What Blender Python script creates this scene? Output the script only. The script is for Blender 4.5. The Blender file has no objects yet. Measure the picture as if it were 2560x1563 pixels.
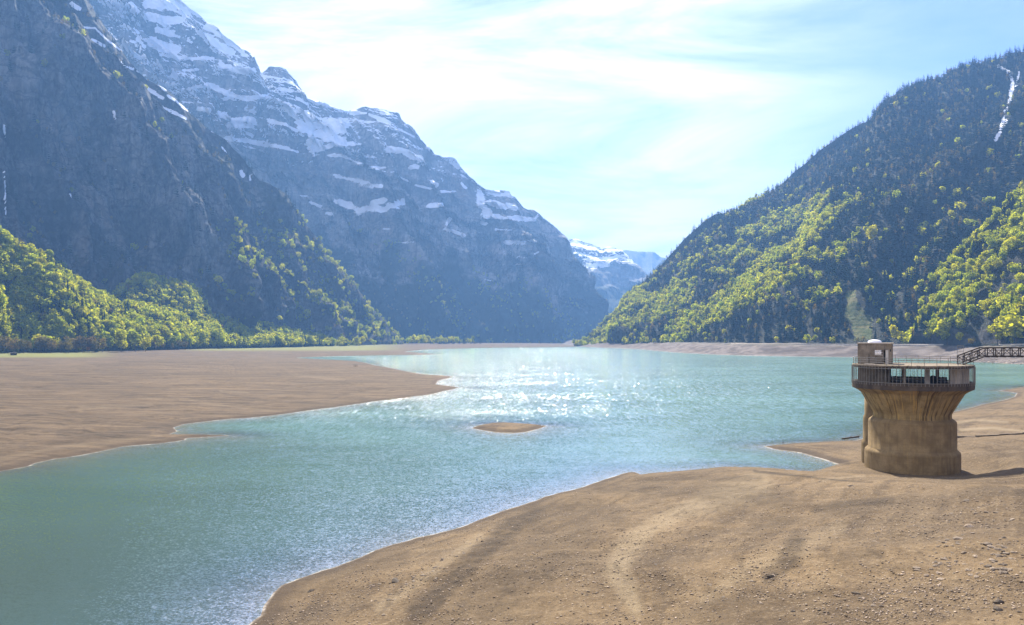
import bpy, math, random
import numpy as np
C = bpy.context.scene
COL = C.collection
R = math.radians

# ------------------------------------------------------------------ camera, sky, sun, exposure
H_CAM = 22.0                    # height of the eye on the dam above the water, metres
F, CX, HY = 2000.0, 1280.0, 845.0
cd = bpy.data.cameras.new('camera'); cam = bpy.data.objects.new('camera', cd); COL.objects.link(cam)
cd.sensor_width = 36.0; cd.lens = 36.0 * F / 2560.0
cd.shift_y = (HY - 781.5) / 2560.0
cd.clip_start = 0.5; cd.clip_end = 30000
cam.location = (0, 0, H_CAM); cam.rotation_euler = (R(90), 0, 0)
C.camera = cam

SUN_EL, SUN_AZ = R(45), R(-2)   # azimuth measured from +Y towards +X
world = bpy.data.worlds.new('World'); C.world = world; world.use_nodes = True
wn = world.node_tree; wn.nodes.clear()
def wnode(t, **kw):
    n = wn.nodes.new(t)
    for k, v in kw.items(): setattr(n, k, v)
    return n
sky = wnode('ShaderNodeTexSky', sky_type='NISHITA', sun_disc=False, sun_elevation=SUN_EL, sun_rotation=SUN_AZ,
            altitude=900, air_density=1.0, dust_density=1.1, ozone_density=2.0)
bg = wnode('ShaderNodeBackground'); out = wnode('ShaderNodeOutputWorld')
bg.inputs['Strength'].default_value = 0.08
tc = wnode('ShaderNodeTexCoord')
mp = wnode('ShaderNodeMapping'); mp.inputs['Scale'].default_value = (1.2, 1.2, 5.0)
mp.inputs['Rotation'].default_value = (R(0), R(-14), R(0)); mp.inputs['Location'].default_value = (0.35, 0.0, 0.2)
n1 = wnode('ShaderNodeTexNoise'); n1.inputs['Scale'].default_value = 1.7; n1.inputs['Detail'].default_value = 9
n1.inputs['Roughness'].default_value = 0.62; n1.inputs['Distortion'].default_value = 0.6
rp = wnode('ShaderNodeValToRGB'); rp.color_ramp.elements[0].position = 0.35; rp.color_ramp.elements[1].position = 0.60
mixc = wnode('ShaderNodeMix', data_type='RGBA', blend_type='MIX')
mixc.inputs['B'].default_value = (9.6, 8.9, 8.6, 1)
cm = wnode('ShaderNodeMath', operation='MULTIPLY'); cm.inputs[1].default_value = 0.82
L = wn.links.new
L(tc.outputs['Generated'], mp.inputs['Vector']); L(mp.outputs[0], n1.inputs['Vector'])
sx_ = wnode('ShaderNodeSeparateXYZ'); mr_ = wnode('ShaderNodeMapRange', interpolation_type='SMOOTHSTEP')      # the veil of cirrus thins out towards +X
mr_.inputs['From Min'].default_value = .46; mr_.inputs['From Max'].default_value = .16; mr_.inputs['To Min'].default_value = .16; mr_.inputs['To Max'].default_value = 1.0
L(tc.outputs['Generated'], sx_.inputs[0]); L(sx_.outputs['X'], mr_.inputs['Value'])
cx_ = wnode('ShaderNodeMath', operation='MULTIPLY'); L(rp.outputs['Color'], cx_.inputs[0]); L(mr_.outputs[0], cx_.inputs[1])
L(n1.outputs['Fac'], rp.inputs['Fac']); L(cx_.outputs[0], cm.inputs[0]); L(cm.outputs[0], mixc.inputs['Factor'])
tn_ = wnode('ShaderNodeMix', data_type='RGBA', blend_type='MULTIPLY'); tn_.inputs['Factor'].default_value = 1; tn_.inputs['B'].default_value = (.54, .53, .82, 1)
L(sky.outputs['Color'], tn_.inputs['A']); L(tn_.outputs['Result'], mixc.inputs['A']); L(mixc.outputs['Result'], bg.inputs['Color']); L(bg.outputs[0], out.inputs['Surface'])

sd_ = bpy.data.lights.new('sun', 'SUN'); sun = bpy.data.objects.new('sun', sd_); COL.objects.link(sun)
sd_.energy = 5.0; sd_.angle = R(0.53); sd_.color = (1.0, 0.91, 0.78)
sun.rotation_euler = (R(90) - SUN_EL, 0, R(180) - SUN_AZ)
C.view_settings.view_transform = 'Standard'; C.view_settings.look = 'None'
C.view_settings.exposure = 1.5; C.view_settings.gamma = 1.0; C.view_settings.use_curve_mapping = False
C.cycles.use_denoising = True
C.cycles.max_bounces = 8; C.cycles.diffuse_bounces = 5; C.cycles.glossy_bounces = 2; C.cycles.transmission_bounces = 3
C.cycles.transparent_max_bounces = 8; C.cycles.volume_bounces = 0
C.cycles.sample_clamp_indirect = 4.0; C.cycles.sample_clamp_direct = 0.0; C.cycles.caustics_reflective = False; C.cycles.caustics_refractive = False

# ------------------------------------------------------------------ numeric helpers
def px(x, y, Y):                 # a point seen at photo pixel (x, y) that stands Y metres ahead
    return ((x - CX) / F * Y, Y, H_CAM - (y - HY) / F * Y)
def wpx(x, y, z=0.0):            # same for a point known to lie at height z
    Y = F * (H_CAM - z) / (y - HY); return ((x - CX) / F * Y, Y)
def proj(P):
    Y = np.maximum(P[..., 1], 1.0)
    return CX + F * P[..., 0] / Y, HY - F * (P[..., 2] - H_CAM) / Y
def sm(a, b, x):
    t = np.clip((x - a) / (b - a), 0, 1); return t * t * (3 - 2 * t)
_rs = np.random.RandomState(7)
PERM = np.concatenate([_rs.permutation(256)] * 3).astype(np.int64)
GR = _rs.normal(size=(256, 3)); GR /= np.linalg.norm(GR, axis=1)[:, None]
def perlin(x, y, z=0.0):
    x, y, z = np.broadcast_arrays(np.asarray(x, float), np.asarray(y, float), np.asarray(z, float))
    xi, yi, zi = np.floor(x).astype(np.int64), np.floor(y).astype(np.int64), np.floor(z).astype(np.int64)
    fx, fy, fz = x - xi, y - yi, z - zi
    u, v, w = fx**3*(fx*(fx*6-15)+10), fy**3*(fy*(fy*6-15)+10), fz**3*(fz*(fz*6-15)+10)
    xi &= 255; yi &= 255; zi &= 255
    def g(i, j, k):
        h = PERM[PERM[PERM[(xi + i) & 255] + ((yi + j) & 255)] + ((zi + k) & 255)]
        G = GR[h]; return G[..., 0]*(fx-i) + G[..., 1]*(fy-j) + G[..., 2]*(fz-k)
    a = g(0,0,0)*(1-u) + g(1,0,0)*u; b = g(0,1,0)*(1-u) + g(1,1,0)*u
    c = g(0,0,1)*(1-u) + g(1,0,1)*u; d = g(0,1,1)*(1-u) + g(1,1,1)*u
    return ((a*(1-v) + b*v)*(1-w) + (c*(1-v) + d*v)*w) * 1.5
def fbm(x, y, z=0.0, o=5, gain=0.5, lac=2.03):
    s, a = 0.0, 1.0
    for i in range(o):
        s = s + a*perlin(x + 17.3*i, y - 9.1*i, z + 5.7*i); x, y, z = x*lac, y*lac, np.asarray(z)*lac; a *= gain
    return s
def ridged(x, y, z=0.0, o=4, gain=0.5):
    s, a, n = 0.0, 1.0, 0.0
    for i in range(o):
        s = s + a*(1 - np.abs(perlin(x + 31.7*i, y + 11.9*i, z - 7.7*i))*2); n += a
        x, y, z = x*2.07, y*2.07, np.asarray(z)*2.07; a *= gain
    return s / n
def inpoly(x, y, poly):
    ins = np.zeros(x.shape, bool); n = len(poly)
    for i in range(n):
        x0, y0 = poly[i]; x1, y1 = poly[(i + 1) % n]
        if y0 == y1: continue
        c = (y0 > y) != (y1 > y)
        ins ^= c & (x < (x1 - x0)*(y - y0)/(y1 - y0) + x0)
    return ins
def segdist(x, y, pts, close=False):
    d = np.full(x.shape, 1e9); n = len(pts)
    for i in range(n if close else n - 1):
        x0, y0 = pts[i]; x1, y1 = pts[(i + 1) % n]
        dx, dy = x1 - x0, y1 - y0; l2 = dx*dx + dy*dy + 1e-9
        t = np.clip(((x - x0)*dx + (y - y0)*dy) / l2, 0, 1)
        d = np.minimum(d, (x - x0 - t*dx)**2 + (y - y0 - t*dy)**2)
    return np.sqrt(d)
def signed(x, y, poly):
    d = segdist(x, y, poly, True); return np.where(inpoly(x, y, poly), d, -d)

# ------------------------------------------------------------------ mesh helpers
def mesh_np(name, V, Fc, smooth=False, attrs=None):
    V = np.asarray(V, np.float32); Fc = np.asarray(Fc, np.int32); nf, k = Fc.shape
    me = bpy.data.meshes.new(name)
    me.vertices.add(len(V)); me.vertices.foreach_set('co', V.ravel())
    me.loops.add(nf*k); me.loops.foreach_set('vertex_index', Fc.ravel())
    me.polygons.add(nf); me.polygons.foreach_set('loop_start', np.arange(0, nf*k, k, dtype=np.int32))
    me.update(calc_edges=True)
    if smooth: me.polygons.foreach_set('use_smooth', np.ones(nf, bool))
    for an, (ty, arr) in (attrs or {}).items():
        at = me.attributes.new(an, ty, 'POINT')
        at.data.foreach_set('value' if ty == 'FLOAT' else 'color', np.asarray(arr, np.float32).ravel())
    me.update(); return me
def link(name, me, mat=None, parent=None, loc=None):
    o = bpy.data.objects.new(name, me); COL.objects.link(o)
    if mat is not None and me is not None and not me.materials: me.materials.append(mat)
    if parent: o.parent = parent
    if loc is not None: o.location = loc
    return o
def tag(o, label=None, cat=None, group=None, kind=None):
    if label: o['label'] = label
    if cat: o['category'] = cat
    if group: o['group'] = group
    if kind: o['kind'] = kind
    return o
def grid_faces(nu, nv):
    i = np.arange(nu*nv).reshape(nu, nv)
    return np.stack([i[:-1, :-1], i[1:, :-1], i[1:, 1:], i[:-1, 1:]], -1).reshape(-1, 4)
class MB:                          # collects boxes, tubes and lathes; build() links them as one mesh
    def __init__(s): s.v = []; s.f = []; s.sm = []
    def add(s, vs, fs, smooth=False):
        b = len(s.v); s.v += [tuple(map(float, p)) for p in vs]; s.f += [tuple(b + i for i in f) for f in fs]; s.sm += [smooth]*len(fs)
    def box(s, x0, x1, y0, y1, z0, z1):
        s.add([(x0,y0,z0),(x1,y0,z0),(x1,y1,z0),(x0,y1,z0),(x0,y0,z1),(x1,y0,z1),(x1,y1,z1),(x0,y1,z1)],
              [(0,3,2,1),(4,5,6,7),(0,1,5,4),(1,2,6,5),(2,3,7,6),(3,0,4,7)])
    def obox(s, c, ax, hx, hy, z0, z1):      # box turned about z by ax
        ca, sa = math.cos(ax), math.sin(ax); q = []
        for z in (z0, z1):
            for sx, sy in ((-1,-1),(1,-1),(1,1),(-1,1)):
                q.append((c[0]+sx*hx*ca-sy*hy*sa, c[1]+sx*hx*sa+sy*hy*ca, z))
        s.add(q, [(0,3,2,1),(4,5,6,7),(0,1,5,4),(1,2,6,5),(2,3,7,6),(3,0,4,7)])
    def tube(s, p, q, r0, r1=None, n=6, caps=True):
        r1 = r0 if r1 is None else r1
        p, q = np.array(p, float), np.array(q, float); d = q - p; d /= np.linalg.norm(d) + 1e-9
        a = np.cross(d, (0,0,1) if abs(d[2]) < .9 else (1,0,0)); a /= np.linalg.norm(a); b = np.cross(d, a)
        vs = []
        for c, r in ((p, r0), (q, r1)):
            vs += [c + r*(math.cos(2*math.pi*k/n)*a + math.sin(2*math.pi*k/n)*b) for k in range(n)]
        fs = [(k, (k+1) % n, n+(k+1) % n, n+k) for k in range(n)]
        s.add(vs, fs, n > 5)
        if caps: s.add(vs, [tuple(range(n))[::-1], tuple(range(n, 2*n))])
    def lathe(s, prof, n=64, c=(0, 0), smooth=True, a0=0.0, a1=2*math.pi):
        full = abs(a1 - a0 - 2*math.pi) < 1e-6; m = n if full else n + 1
        vs = [(c[0]+r*math.cos(a0+(a1-a0)*k/n), c[1]+r*math.sin(a0+(a1-a0)*k/n), z) for r, z in prof for k in range(m)]
        fs = []
        for j in range(len(prof)-1):
            for k in range(n):
                k2 = (k+1) % m; fs.append((j*m+k, j*m+k2, (j+1)*m+k2, (j+1)*m+k))
        s.add(vs, fs, smooth)
    def ring(s, r0, r1, z0, z1, n=64, a0=0.0, a1=2*math.pi, c=(0, 0)):   # annular wall with real thickness
        s.lathe([(r1, z0), (r1, z1)], n, c, True, a0, a1); s.lathe([(r1, z1), (r0, z1)], n, c, False, a0, a1)
        s.lathe([(r0, z1), (r0, z0)], n, c, True, a0, a1); s.lathe([(r0, z0), (r1, z0)], n, c, False, a0, a1)
        if abs(a1 - a0 - 2*math.pi) > 1e-6:
            for a in (a0, a1):
                ca, sa = math.cos(a), math.sin(a)
                s.add([(c[0]+r*ca, c[1]+r*sa, z) for r, z in ((r0,z0),(r1,z0),(r1,z1),(r0,z1))], [(0,1,2,3)])
    def build(s, name, mat, parent=None, loc=None):
        me = bpy.data.meshes.new(name); me.from_pydata(s.v, [], s.f)
        me.polygons.foreach_set('use_smooth', s.sm); me.update()
        return link(name, me, mat, parent, loc)

# ------------------------------------------------------------------ materials
class NT:
    def __init__(s, name):
        s.m = bpy.data.materials.new(name); s.m.use_nodes = True; s.t = s.m.node_tree; s.t.nodes.clear()
        s.out = s.t.nodes.new('ShaderNodeOutputMaterial')
    def n(s, ty, ins=None, **kw):
        n = s.t.nodes.new(ty)
        for k, v in kw.items(): setattr(n, k, v)
        for k, v in (ins or {}).items(): s.set(n, k, v)
        return n
    def set(s, n, k, v):
        i = n.inputs[k]
        if hasattr(v, 'outputs'): v = v.outputs[0]
        if isinstance(v, bpy.types.NodeSocket): s.t.links.new(v, i)
        else: i.default_value = v
    def pos(s): return s.n('ShaderNodeNewGeometry').outputs['Position']
    def obj(s): return s.n('ShaderNodeTexCoord').outputs['Object']
    def attr(s, a, out='Fac'): return s.n('ShaderNodeAttribute', attribute_name=a).outputs[out]
    def map(s, v, scale, rot=(0,0,0)):
        return s.n('ShaderNodeMapping', {'Vector': v, 'Scale': scale, 'Rotation': rot}).outputs[0]
    def noise(s, v, scale, detail=5, rough=0.55, dist=0.0, out='Fac'):
        return s.n('ShaderNodeTexNoise', {'Vector': v, 'Scale': scale, 'Detail': detail, 'Roughness': rough, 'Distortion': dist}).outputs[out]
    def voro(s, v, scale, feature='F1', out='Distance', rnd=1.0):
        return s.n('ShaderNodeTexVoronoi', {'Vector': v, 'Scale': scale, 'Randomness': rnd}, feature=feature).outputs[out]
    def math(s, op, a, b=0.0, c=0.0, clamp=False):
        n = s.n('ShaderNodeMath', operation=op, use_clamp=clamp); s.set(n, 0, a); s.set(n, 1, b); s.set(n, 2, c); return n.outputs[0]
    def ss(s, a, b, x):
        return s.n('ShaderNodeMapRange', {'Value': x, 'From Min': a, 'From Max': b}, interpolation_type='SMOOTHSTEP').outputs[0]
    def lin(s, a, b, c, d, x):
        return s.n('ShaderNodeMapRange', {'Value': x, 'From Min': a, 'From Max': b, 'To Min': c, 'To Max': d}).outputs[0]
    def mix(s, f, a, b, blend='MIX'):
        n = s.n('ShaderNodeMix', data_type='RGBA', blend_type=blend)
        s.set(n, 'Factor', f)
        for k, v in (('A', a), ('B', b)):
            s.set(n, k, v if not isinstance(v, tuple) else (*v, 1) if len(v) == 3 else v)
        return n.outputs['Result']
    def ramp(s, f, stops):
        n = s.n('ShaderNodeValToRGB', {'Fac': f}); e = n.color_ramp.elements
        while len(e) < len(stops): e.new(0.5)
        for q, (p, c) in zip(e, stops): q.position = p; q.color = (*c, 1)
        return n.outputs['Color']
    def bump(s, h, strength=0.5, dist=0.1):
        return s.n('ShaderNodeBump', {'Height': h, 'Strength': strength, 'Distance': dist}).outputs[0]
    def pbr(s, col, rough=0.85, bump=None, spec=0.3, metal=0.0):
        b = s.n('ShaderNodeBsdfPrincipled', {'Base Color': col if not isinstance(col, tuple) else (*col, 1), 'Roughness': rough, 'Metallic': metal})
        s.set(b, 'Specular IOR Level', spec)
        if bump is not None: s.set(b, 'Normal', bump)
        s.t.links.new(b.outputs[0], s.out.inputs['Surface']); return s.m
    def surf(s, sh): s.t.links.new(sh.outputs[0] if hasattr(sh, 'outputs') else sh, s.out.inputs['Surface']); return s.m

def foliage(name, stuff, dark, light, trans):
    t = NT(name)
    c = t.attr('tint', 'Color') if stuff else t.n('ShaderNodeObjectInfo').outputs['Color']
    p = t.pos()
    v = t.noise(p, 0.22 if trans > .3 else .35, 3)
    col = t.mix(t.ss(.3, .7, v), dark, light)
    col = t.mix(1.0, col, c, 'MULTIPLY')
    d = t.n('ShaderNodeBsdfDiffuse', {'Color': col})
    tr = t.n('ShaderNodeBsdfTranslucent', {'Color': t.mix(1.0, col, (1.35, 1.25, .6), 'MULTIPLY')})
    return t.surf(t.n('ShaderNodeMixShader', {0: trans, 1: d, 2: tr}))
LEAF = dict(dark=(.26, .30, .020), light=(.45, .475, .036), trans=.60)
NEED = dict(dark=(.012, .026, .017), light=(.024, .044, .024), trans=.12)
TWIG = dict(dark=(.12, .105, .04), light=(.20, .17, .07), trans=.4)
M = {}
M['leaf'] = foliage('spring_leaves', False, **LEAF); M['leaf_stuff'] = foliage('spring_leaves_mass', True, **LEAF)
M['needle'] = foliage('spruce_needles', False, **NEED); M['needle_stuff'] = foliage('spruce_needles_mass', True, **NEED)
M['twig'] = foliage('bare_twigs', False, **TWIG); M['twig_stuff'] = foliage('bare_twigs_mass', True, **TWIG)
t = NT('bark'); M['bark'] = t.pbr(t.mix(t.noise(t.map(t.obj(), (3, 3, .5)), 3), (.05, .038, .028), (.12, .1, .08)), .95)

def rock_mat(name, lo, hi, veg, vegamt, snowc=(.84, .87, .92), strata=.010, tree=(.02, .035, .02), meadow=False):
    t = NT(name); p = t.pos()
    a = t.noise(t.map(p, (.012, .012, .004)), 1.0, 8, .65)
    b = t.noise(t.map(p, (.004, .004, strata), (R(5), R(-7), 0)), 1.0, 8, .68, .6)
    vs_ = t.noise(t.map(p, (.045, .045, .006), (R(6), 0, 0)), 1.0, 6, .65)
    dirt = t.noise(t.map(p, (.007, .007, .005)), 1.0, 7, .7, .5)
    fine = t.noise(t.map(p, (.11, .11, .07)), 1.0, 6, .75)
    m = t.math('ADD', t.math('MULTIPLY', a, .45), t.math('ADD', t.math('MULTIPLY', b, .35), t.math('MULTIPLY', fine, .3)))
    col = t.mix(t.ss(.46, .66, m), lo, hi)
    col = t.mix(t.math('MULTIPLY', t.ss(.50, .62, vs_), .55), col, (lo[0]*.55, lo[1]*.55, lo[2]*.55))
    col = t.mix(t.math('MULTIPLY', t.ss(.52, .60, dirt), .6), col, (lo[0]*.8, lo[1]*.9, lo[2]*.75))
    och = t.noise(t.map(p, (.006, .006, .002)), 1.0, 5, .6)
    col = t.mix(t.math('MULTIPLY', t.ss(.52, .72, och), .55), col, (.25, .17, .11))
    cw = t.n('ShaderNodeVectorMath', {0: p, 1: t.n('ShaderNodeVectorMath', {0: t.noise(p, .02, 4, .6, 0, 'Color'), 'Scale': 60.0}, operation='SCALE')}, operation='ADD')
    crack = t.voro(t.map(cw, (.022, .022, .010)), 1.0, 'DISTANCE_TO_EDGE'); crack2 = t.voro(t.map(cw, (.006, .006, .030)), 1.0, 'DISTANCE_TO_EDGE')
    col = t.mix(t.math('MULTIPLY', t.ss(.06, .0, t.math('MINIMUM', crack, crack2)), .55), col, (lo[0]*.6, lo[1]*.6, lo[2]*.6))
    veg_n = t.noise(p, .02, 6, .65)
    vm = t.math('MULTIPLY', t.ss(.42, .6, t.math('ADD', t.math('MULTIPLY', t.attr('veg'), .6), t.math('MULTIPLY', t.math('SUBTRACT', veg_n, .3), .6))), vegamt)
    col = t.mix(vm, col, t.mix(t.noise(p, .05, 4), tree, veg))
    if meadow: col = t.mix(t.ss(.3, .6, t.attr('meadow')), col, t.mix(t.ss(.4, .62, t.noise(t.map(p, (.03, .03, .2)), 1.0, 5, .6)), (.075, .105, .016), (.20, .185, .06)))
    sn = t.noise(t.map(p, (.035, .035, .06)), 1.0, 8, .68)
    smask = t.ss(.44, .54, t.math('ADD', t.attr('snow'), t.math('MULTIPLY', t.ss(.02, .3, t.attr('snow')), t.math('ADD', t.math('MULTIPLY', t.math('SUBTRACT', sn, .5), 2.2), t.math('MULTIPLY', t.math('SUBTRACT', t.noise(t.map(p, (.012, .012, .075)), 1.0, 6, .7), .5), 1.9)))))
    col = t.mix(smask, col, snowc)
    h = t.math('ADD', t.math('MULTIPLY', m, 14.0), t.math('MULTIPLY', fine, 8.0))
    bp = t.n('ShaderNodeBump', {'Height': h, 'Strength': t.math('SUBTRACT', 1.0, t.math('MULTIPLY', smask, .8)), 'Distance': 1.0}).outputs[0]
    return t.pbr(col, .9, bp, .2)
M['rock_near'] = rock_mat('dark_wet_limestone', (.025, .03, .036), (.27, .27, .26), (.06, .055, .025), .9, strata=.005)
M['rock_high'] = rock_mat('banded_limestone', (.17, .17, .17), (.50, .475, .44), (.05, .055, .025), 1.0)
M['rock_far'] = rock_mat('far_limestone', (.11, .11, .115), (.28, .28, .28), (.04, .05, .03), 1.0)
M['slope'] = rock_mat('forest_floor_and_rock', (.05, .05, .045), (.16, .15, .13), (.045, .042, .02), 1.0, meadow=True)

def concrete(name, lo, hi, streak=.6, ochre=.5, wet=0.0):
    t = NT(name); p = t.obj()
    xyz = t.n('ShaderNodeSeparateXYZ', {0: p}); an = t.math('ARCTAN2', xyz.outputs[1], xyz.outputs[0])
    cy = t.n('ShaderNodeCombineXYZ', {'X': an, 'Y': t.math('MULTIPLY', t.math('ADD', xyz.outputs[0], xyz.outputs[1]), .05), 'Z': xyz.outputs[2]}).outputs[0]
    st = t.noise(t.map(cy, (8, 1, .10)), 1.6, 6, .62)
    st2 = t.noise(t.map(cy, (15, 1, .16)), 1.8, 4, .6)
    bl = t.noise(p, .6, 6, .6); fi = t.noise(p, 9.0, 4, .7)
    col = t.mix(t.ss(.3, .7, bl), lo, hi)
    col = t.mix(t.math('MULTIPLY', t.ss(.5, .64, st), streak), col, (lo[0]*.35, lo[1]*.33, lo[2]*.3))
    col = t.mix(t.math('MULTIPLY', t.ss(.54, .66, st2), ochre), col, (hi[0]*1.25, hi[1]*1.1, hi[2]*.75))
    col = t.mix(t.math('MULTIPLY', t.ss(.42, .62, fi), .25), col, (lo[0]*.6, lo[1]*.6, lo[2]*.6))
    # horizontal casting joints
    sp = t.n('ShaderNodeSeparateXYZ', {0: p}).outputs['Z']
    j = t.math('ABSOLUTE', t.math('SUBTRACT', t.math('FRACT', t.math('MULTIPLY', sp, 1.05)), .5))
    col = t.mix(t.math('MULTIPLY', t.ss(.035, .0, j), .3), col, (lo[0]*.5, lo[1]*.5, lo[2]*.5))
    h = t.math('ADD', t.math('MULTIPLY', bl, .5), t.math('MULTIPLY', fi, .4))
    return t.pbr(col, .9, t.bump(h, .5, .06), .2)
M['mud_concrete'] = concrete('silt_stained_concrete', (.165, .113, .050), (.28, .20, .095), .3, .25)
M['streak_concrete'] = concrete('streaked_ochre_concrete', (.20, .14, .056), (.38, .28, .12), 1.0, .85)
M['dark_concrete'] = concrete('dark_wet_concrete', (.06, .045, .032), (.12, .09, .06), .5, .2)
M['grey_concrete'] = concrete('weathered_grey_concrete', (.14, .115, .082), (.30, .25, .185), .8, .3)
M['light_concrete'] = concrete('pale_concrete', (.38, .33, .27), (.55, .49, .40), .25, .2)
t = NT('galvanised_steel'); M['steel'] = t.pbr(t.mix(t.noise(t.obj(), 4), (.16, .15, .13), (.33, .31, .27)), .5, None, .5, .4)
t = NT('dark_rusty_steel'); M['dark_steel'] = t.pbr(t.mix(t.noise(t.obj(), 6), (.018, .016, .014), (.06, .045, .035)), .65, None, .4, .3)
t = NT('white_dome'); M['white'] = t.pbr(t.mix(t.noise(t.obj(), 3), (.72, .72, .74), (.85, .85, .86)), .4)
t = NT('black_opening'); M['black'] = t.pbr((.012, .012, .012), .8)
t = NT('pale_door_paint'); M['door'] = t.pbr(t.mix(t.noise(t.map(t.obj(), (4, 4, .4)), 2), (.45, .42, .36), (.62, .58, .5)), .6)
t = NT('wet_wood'); M['wood'] = t.pbr(t.mix(t.noise(t.map(t.obj(), (1, 8, 8)), 2), (.04, .03, .02), (.12, .09, .06)), .8)

# ------------------------------------------------------------------ ground, lake bed and water
LEFT_PX = [(0,1179),(35,1174),(77,1165),(91,1158),(133,1148),(195,1139),(244,1130),(314,1116),(394,1108),(457,1101),(461,1096),(572,1091),
 (560,1089.5),(419,1085.5),(438,1078),(429,1069),(454,1061),(506,1055),(576,1048),(632,1044),(733,1033),(831,1019),(900,1009),(1000,997),(1070,987),(1100,979),(1143,969),
 (1120,966),(1085,961),(1090,952),(1125,942),(1090,939),(1060,937),(1000,925),(935,914),(894,904),(800,899),(748,896),(745,893.5),(860,890),(960,888.5),(1060,887),(1091,885.5),
 (1010,880),(1060,874),(1200,870),(1440,867.3)]
LEFT = [wpx(*p) for p in LEFT_PX] + [(185, 2330), (190, 3600), (-4500, 3600), (-4500, -100), (-260, -100), (-170, 60)]
RIGHT_PX = [(1448,866.6),(1480,868.5),(1560,871.5),(1620,875),(1700,882),(1800,887),(1900,890),(2130,893),(2300,897),(2400,903),(2560,911)]
RIGHT = [wpx(*p) for p in RIGHT_PX] + [(500,590),(540,490),(500,430),(360,400)] + [wpx(*p) for p in
 [(2560,966),(2494,977),(2536,982),(2530,992),(2494,1003),(2400,1024),(2300,1045),(2200,1085),(2141,1102),(2060,1105),(1975,1109),(1912,1115),(1933,1122),(2006,1133),
  (2058,1148),(2110,1164),(2095,1172),(2068,1180),(2010,1179),(1954,1174),(1880,1169),(1819,1168),(1750,1174),(1704,1178),(1640,1182),(1600,1187),(1585,1180),(1559,1183),(1510,1198),(1455,1216),(1351,1242),
  (1226,1289),(1130,1322),(1039,1346),(930,1382),(831,1419),(770,1441),(717,1460),(690,1480),(665,1512),(658,1535),(624,1563)]] + \
 [(-25,48),(-45,30),(-90,8),(-90,-100),(4500,-100),(4500,3600),(200,3600),(190,2300)]
ISLE = [wpx(*p) for p in [(1178,1071),(1190,1065.5),(1212,1060),(1260,1058.5),(1300,1060.5),(1340,1063),(1368,1064.5),(1350,1072),(1318,1080),(1290,1083),(1245,1082),(1205,1076)]]

def ground_eval(X, Y):
    x, y = X.ravel(), Y.ravel()
    jit = np.clip(y/140., .25, 5)
    wx = x + jit*1.0*perlin(x/(9*jit), y/(9*jit), 3.1) + .25*jit*perlin(x/(2.3*jit), y/(2.3*jit), 8.1)
    wy = y + jit*1.4*perlin(x/(9*jit), y/(9*jit), 9.7) + .35*jit*perlin(x/(2.3*jit), y/(2.3*jit), 4.4)
    sl, sr, si = signed(wx, wy, LEFT), signed(wx, wy, RIGHT), signed(x, y, ISLE)
    sd = np.maximum(np.maximum(sl, sr), si)
    # left beach: almost level flats with a low cut step at the water
    zl = .35*sm(0, 3.0, sl) + 4.2*(1 - np.exp(-np.maximum(sl - 1, 0)/170)) + np.minimum(sl, 8)*.01
    # right: far bank is steep up to the old shoreline, near beach rises gently to the dam
    far = sm(330, 520, y)
    top = 13.8 + 2.4*sm(900, 720, y); zr_far = top*(sm(-6, 50, sr) - sm(-6, 50, np.zeros(1))) + 2.5*sm(60, 200, sr)
    slope = .135 + (.045 - .135)*sm(132, 175, y)
    zr_near = np.minimum(sr, 55)*slope + np.maximum(sr - 55, 0)*.02 + .12*sm(0, 1.0, sr)
    zr_near = zr_near + np.clip((x - .74*y - 4)*.34, 0, 16)*sm(30, 60, y)
    zr_near = np.maximum(zr_near, np.where(y < 45, 20.3 - .55*np.maximum(y - 3.5, 0), -99))
    zr = zr_near*(1 - far) + zr_far*far
    zi = .55*sm(0, 3.2, si) + .25*sm(1, 9, si)
    z = np.where(sl >= sr, zl, zr); z = np.where(si > np.maximum(sl, sr), zi, z)
    bed = np.maximum(sd*.10, -7) - .0
    z = np.where(sd > 0, z, bed)
    k = sm(0, 14, sd)
    near = 1 - sm(140, 420, y)
    und = (.55*perlin(x/16, y/16, .3) + .30*perlin(x/6.3, y/6.3, 1.7) + .10*fbm(x/2.2, y/2.2, 2.0, 3))*near
    und = und + .035*fbm(x/.7, y/.7, 5.0, 3)*near*sm(.3, 3, sd)
    # old shorelines: low berms that follow the water's edge
    s2 = sd + 2.2*perlin(x/14, y/14, 6.2)
    und = und + .04*np.sin(s2/2.1)*np.exp(-((s2 - 17)/14)**2)*near + .035*np.sin(s2/.9 + 2*perlin(x/9, y/9, 2.))*near
    und = und + (1 - near)*(.5*fbm(x/60, y/60, .9, 4)) + (sl >= sr)*near*.12*fbm(x/9, y/5, 4.4, 4)
    chan = ridged(wx/60, y/110, 5.1, 4)      # shallow drainage channels in the flats
    und = und - (sl >= sr)*(.55*sm(.74, .92, chan) + .25*sm(.78, .95, ridged(wx/22, y/60, 9.1, 4)))*sm(3, 25, sl)
    onfar = (sr > sl)*far
    rug = ridged(x/70, y/110, 1.2, 4)
    und = und + onfar*(2.2*rug - 1.0 + .9*fbm(x/16, y/26, 2.2, 4))
    z = z + np.where(sd > 0, und*k, .5*perlin(x/22, y/22, 3.3)*sm(0, 20, -sd))
    dark = np.zeros_like(z)
    return z.reshape(X.shape), sd.reshape(X.shape), (sl >= sr).reshape(X.shape)

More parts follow.
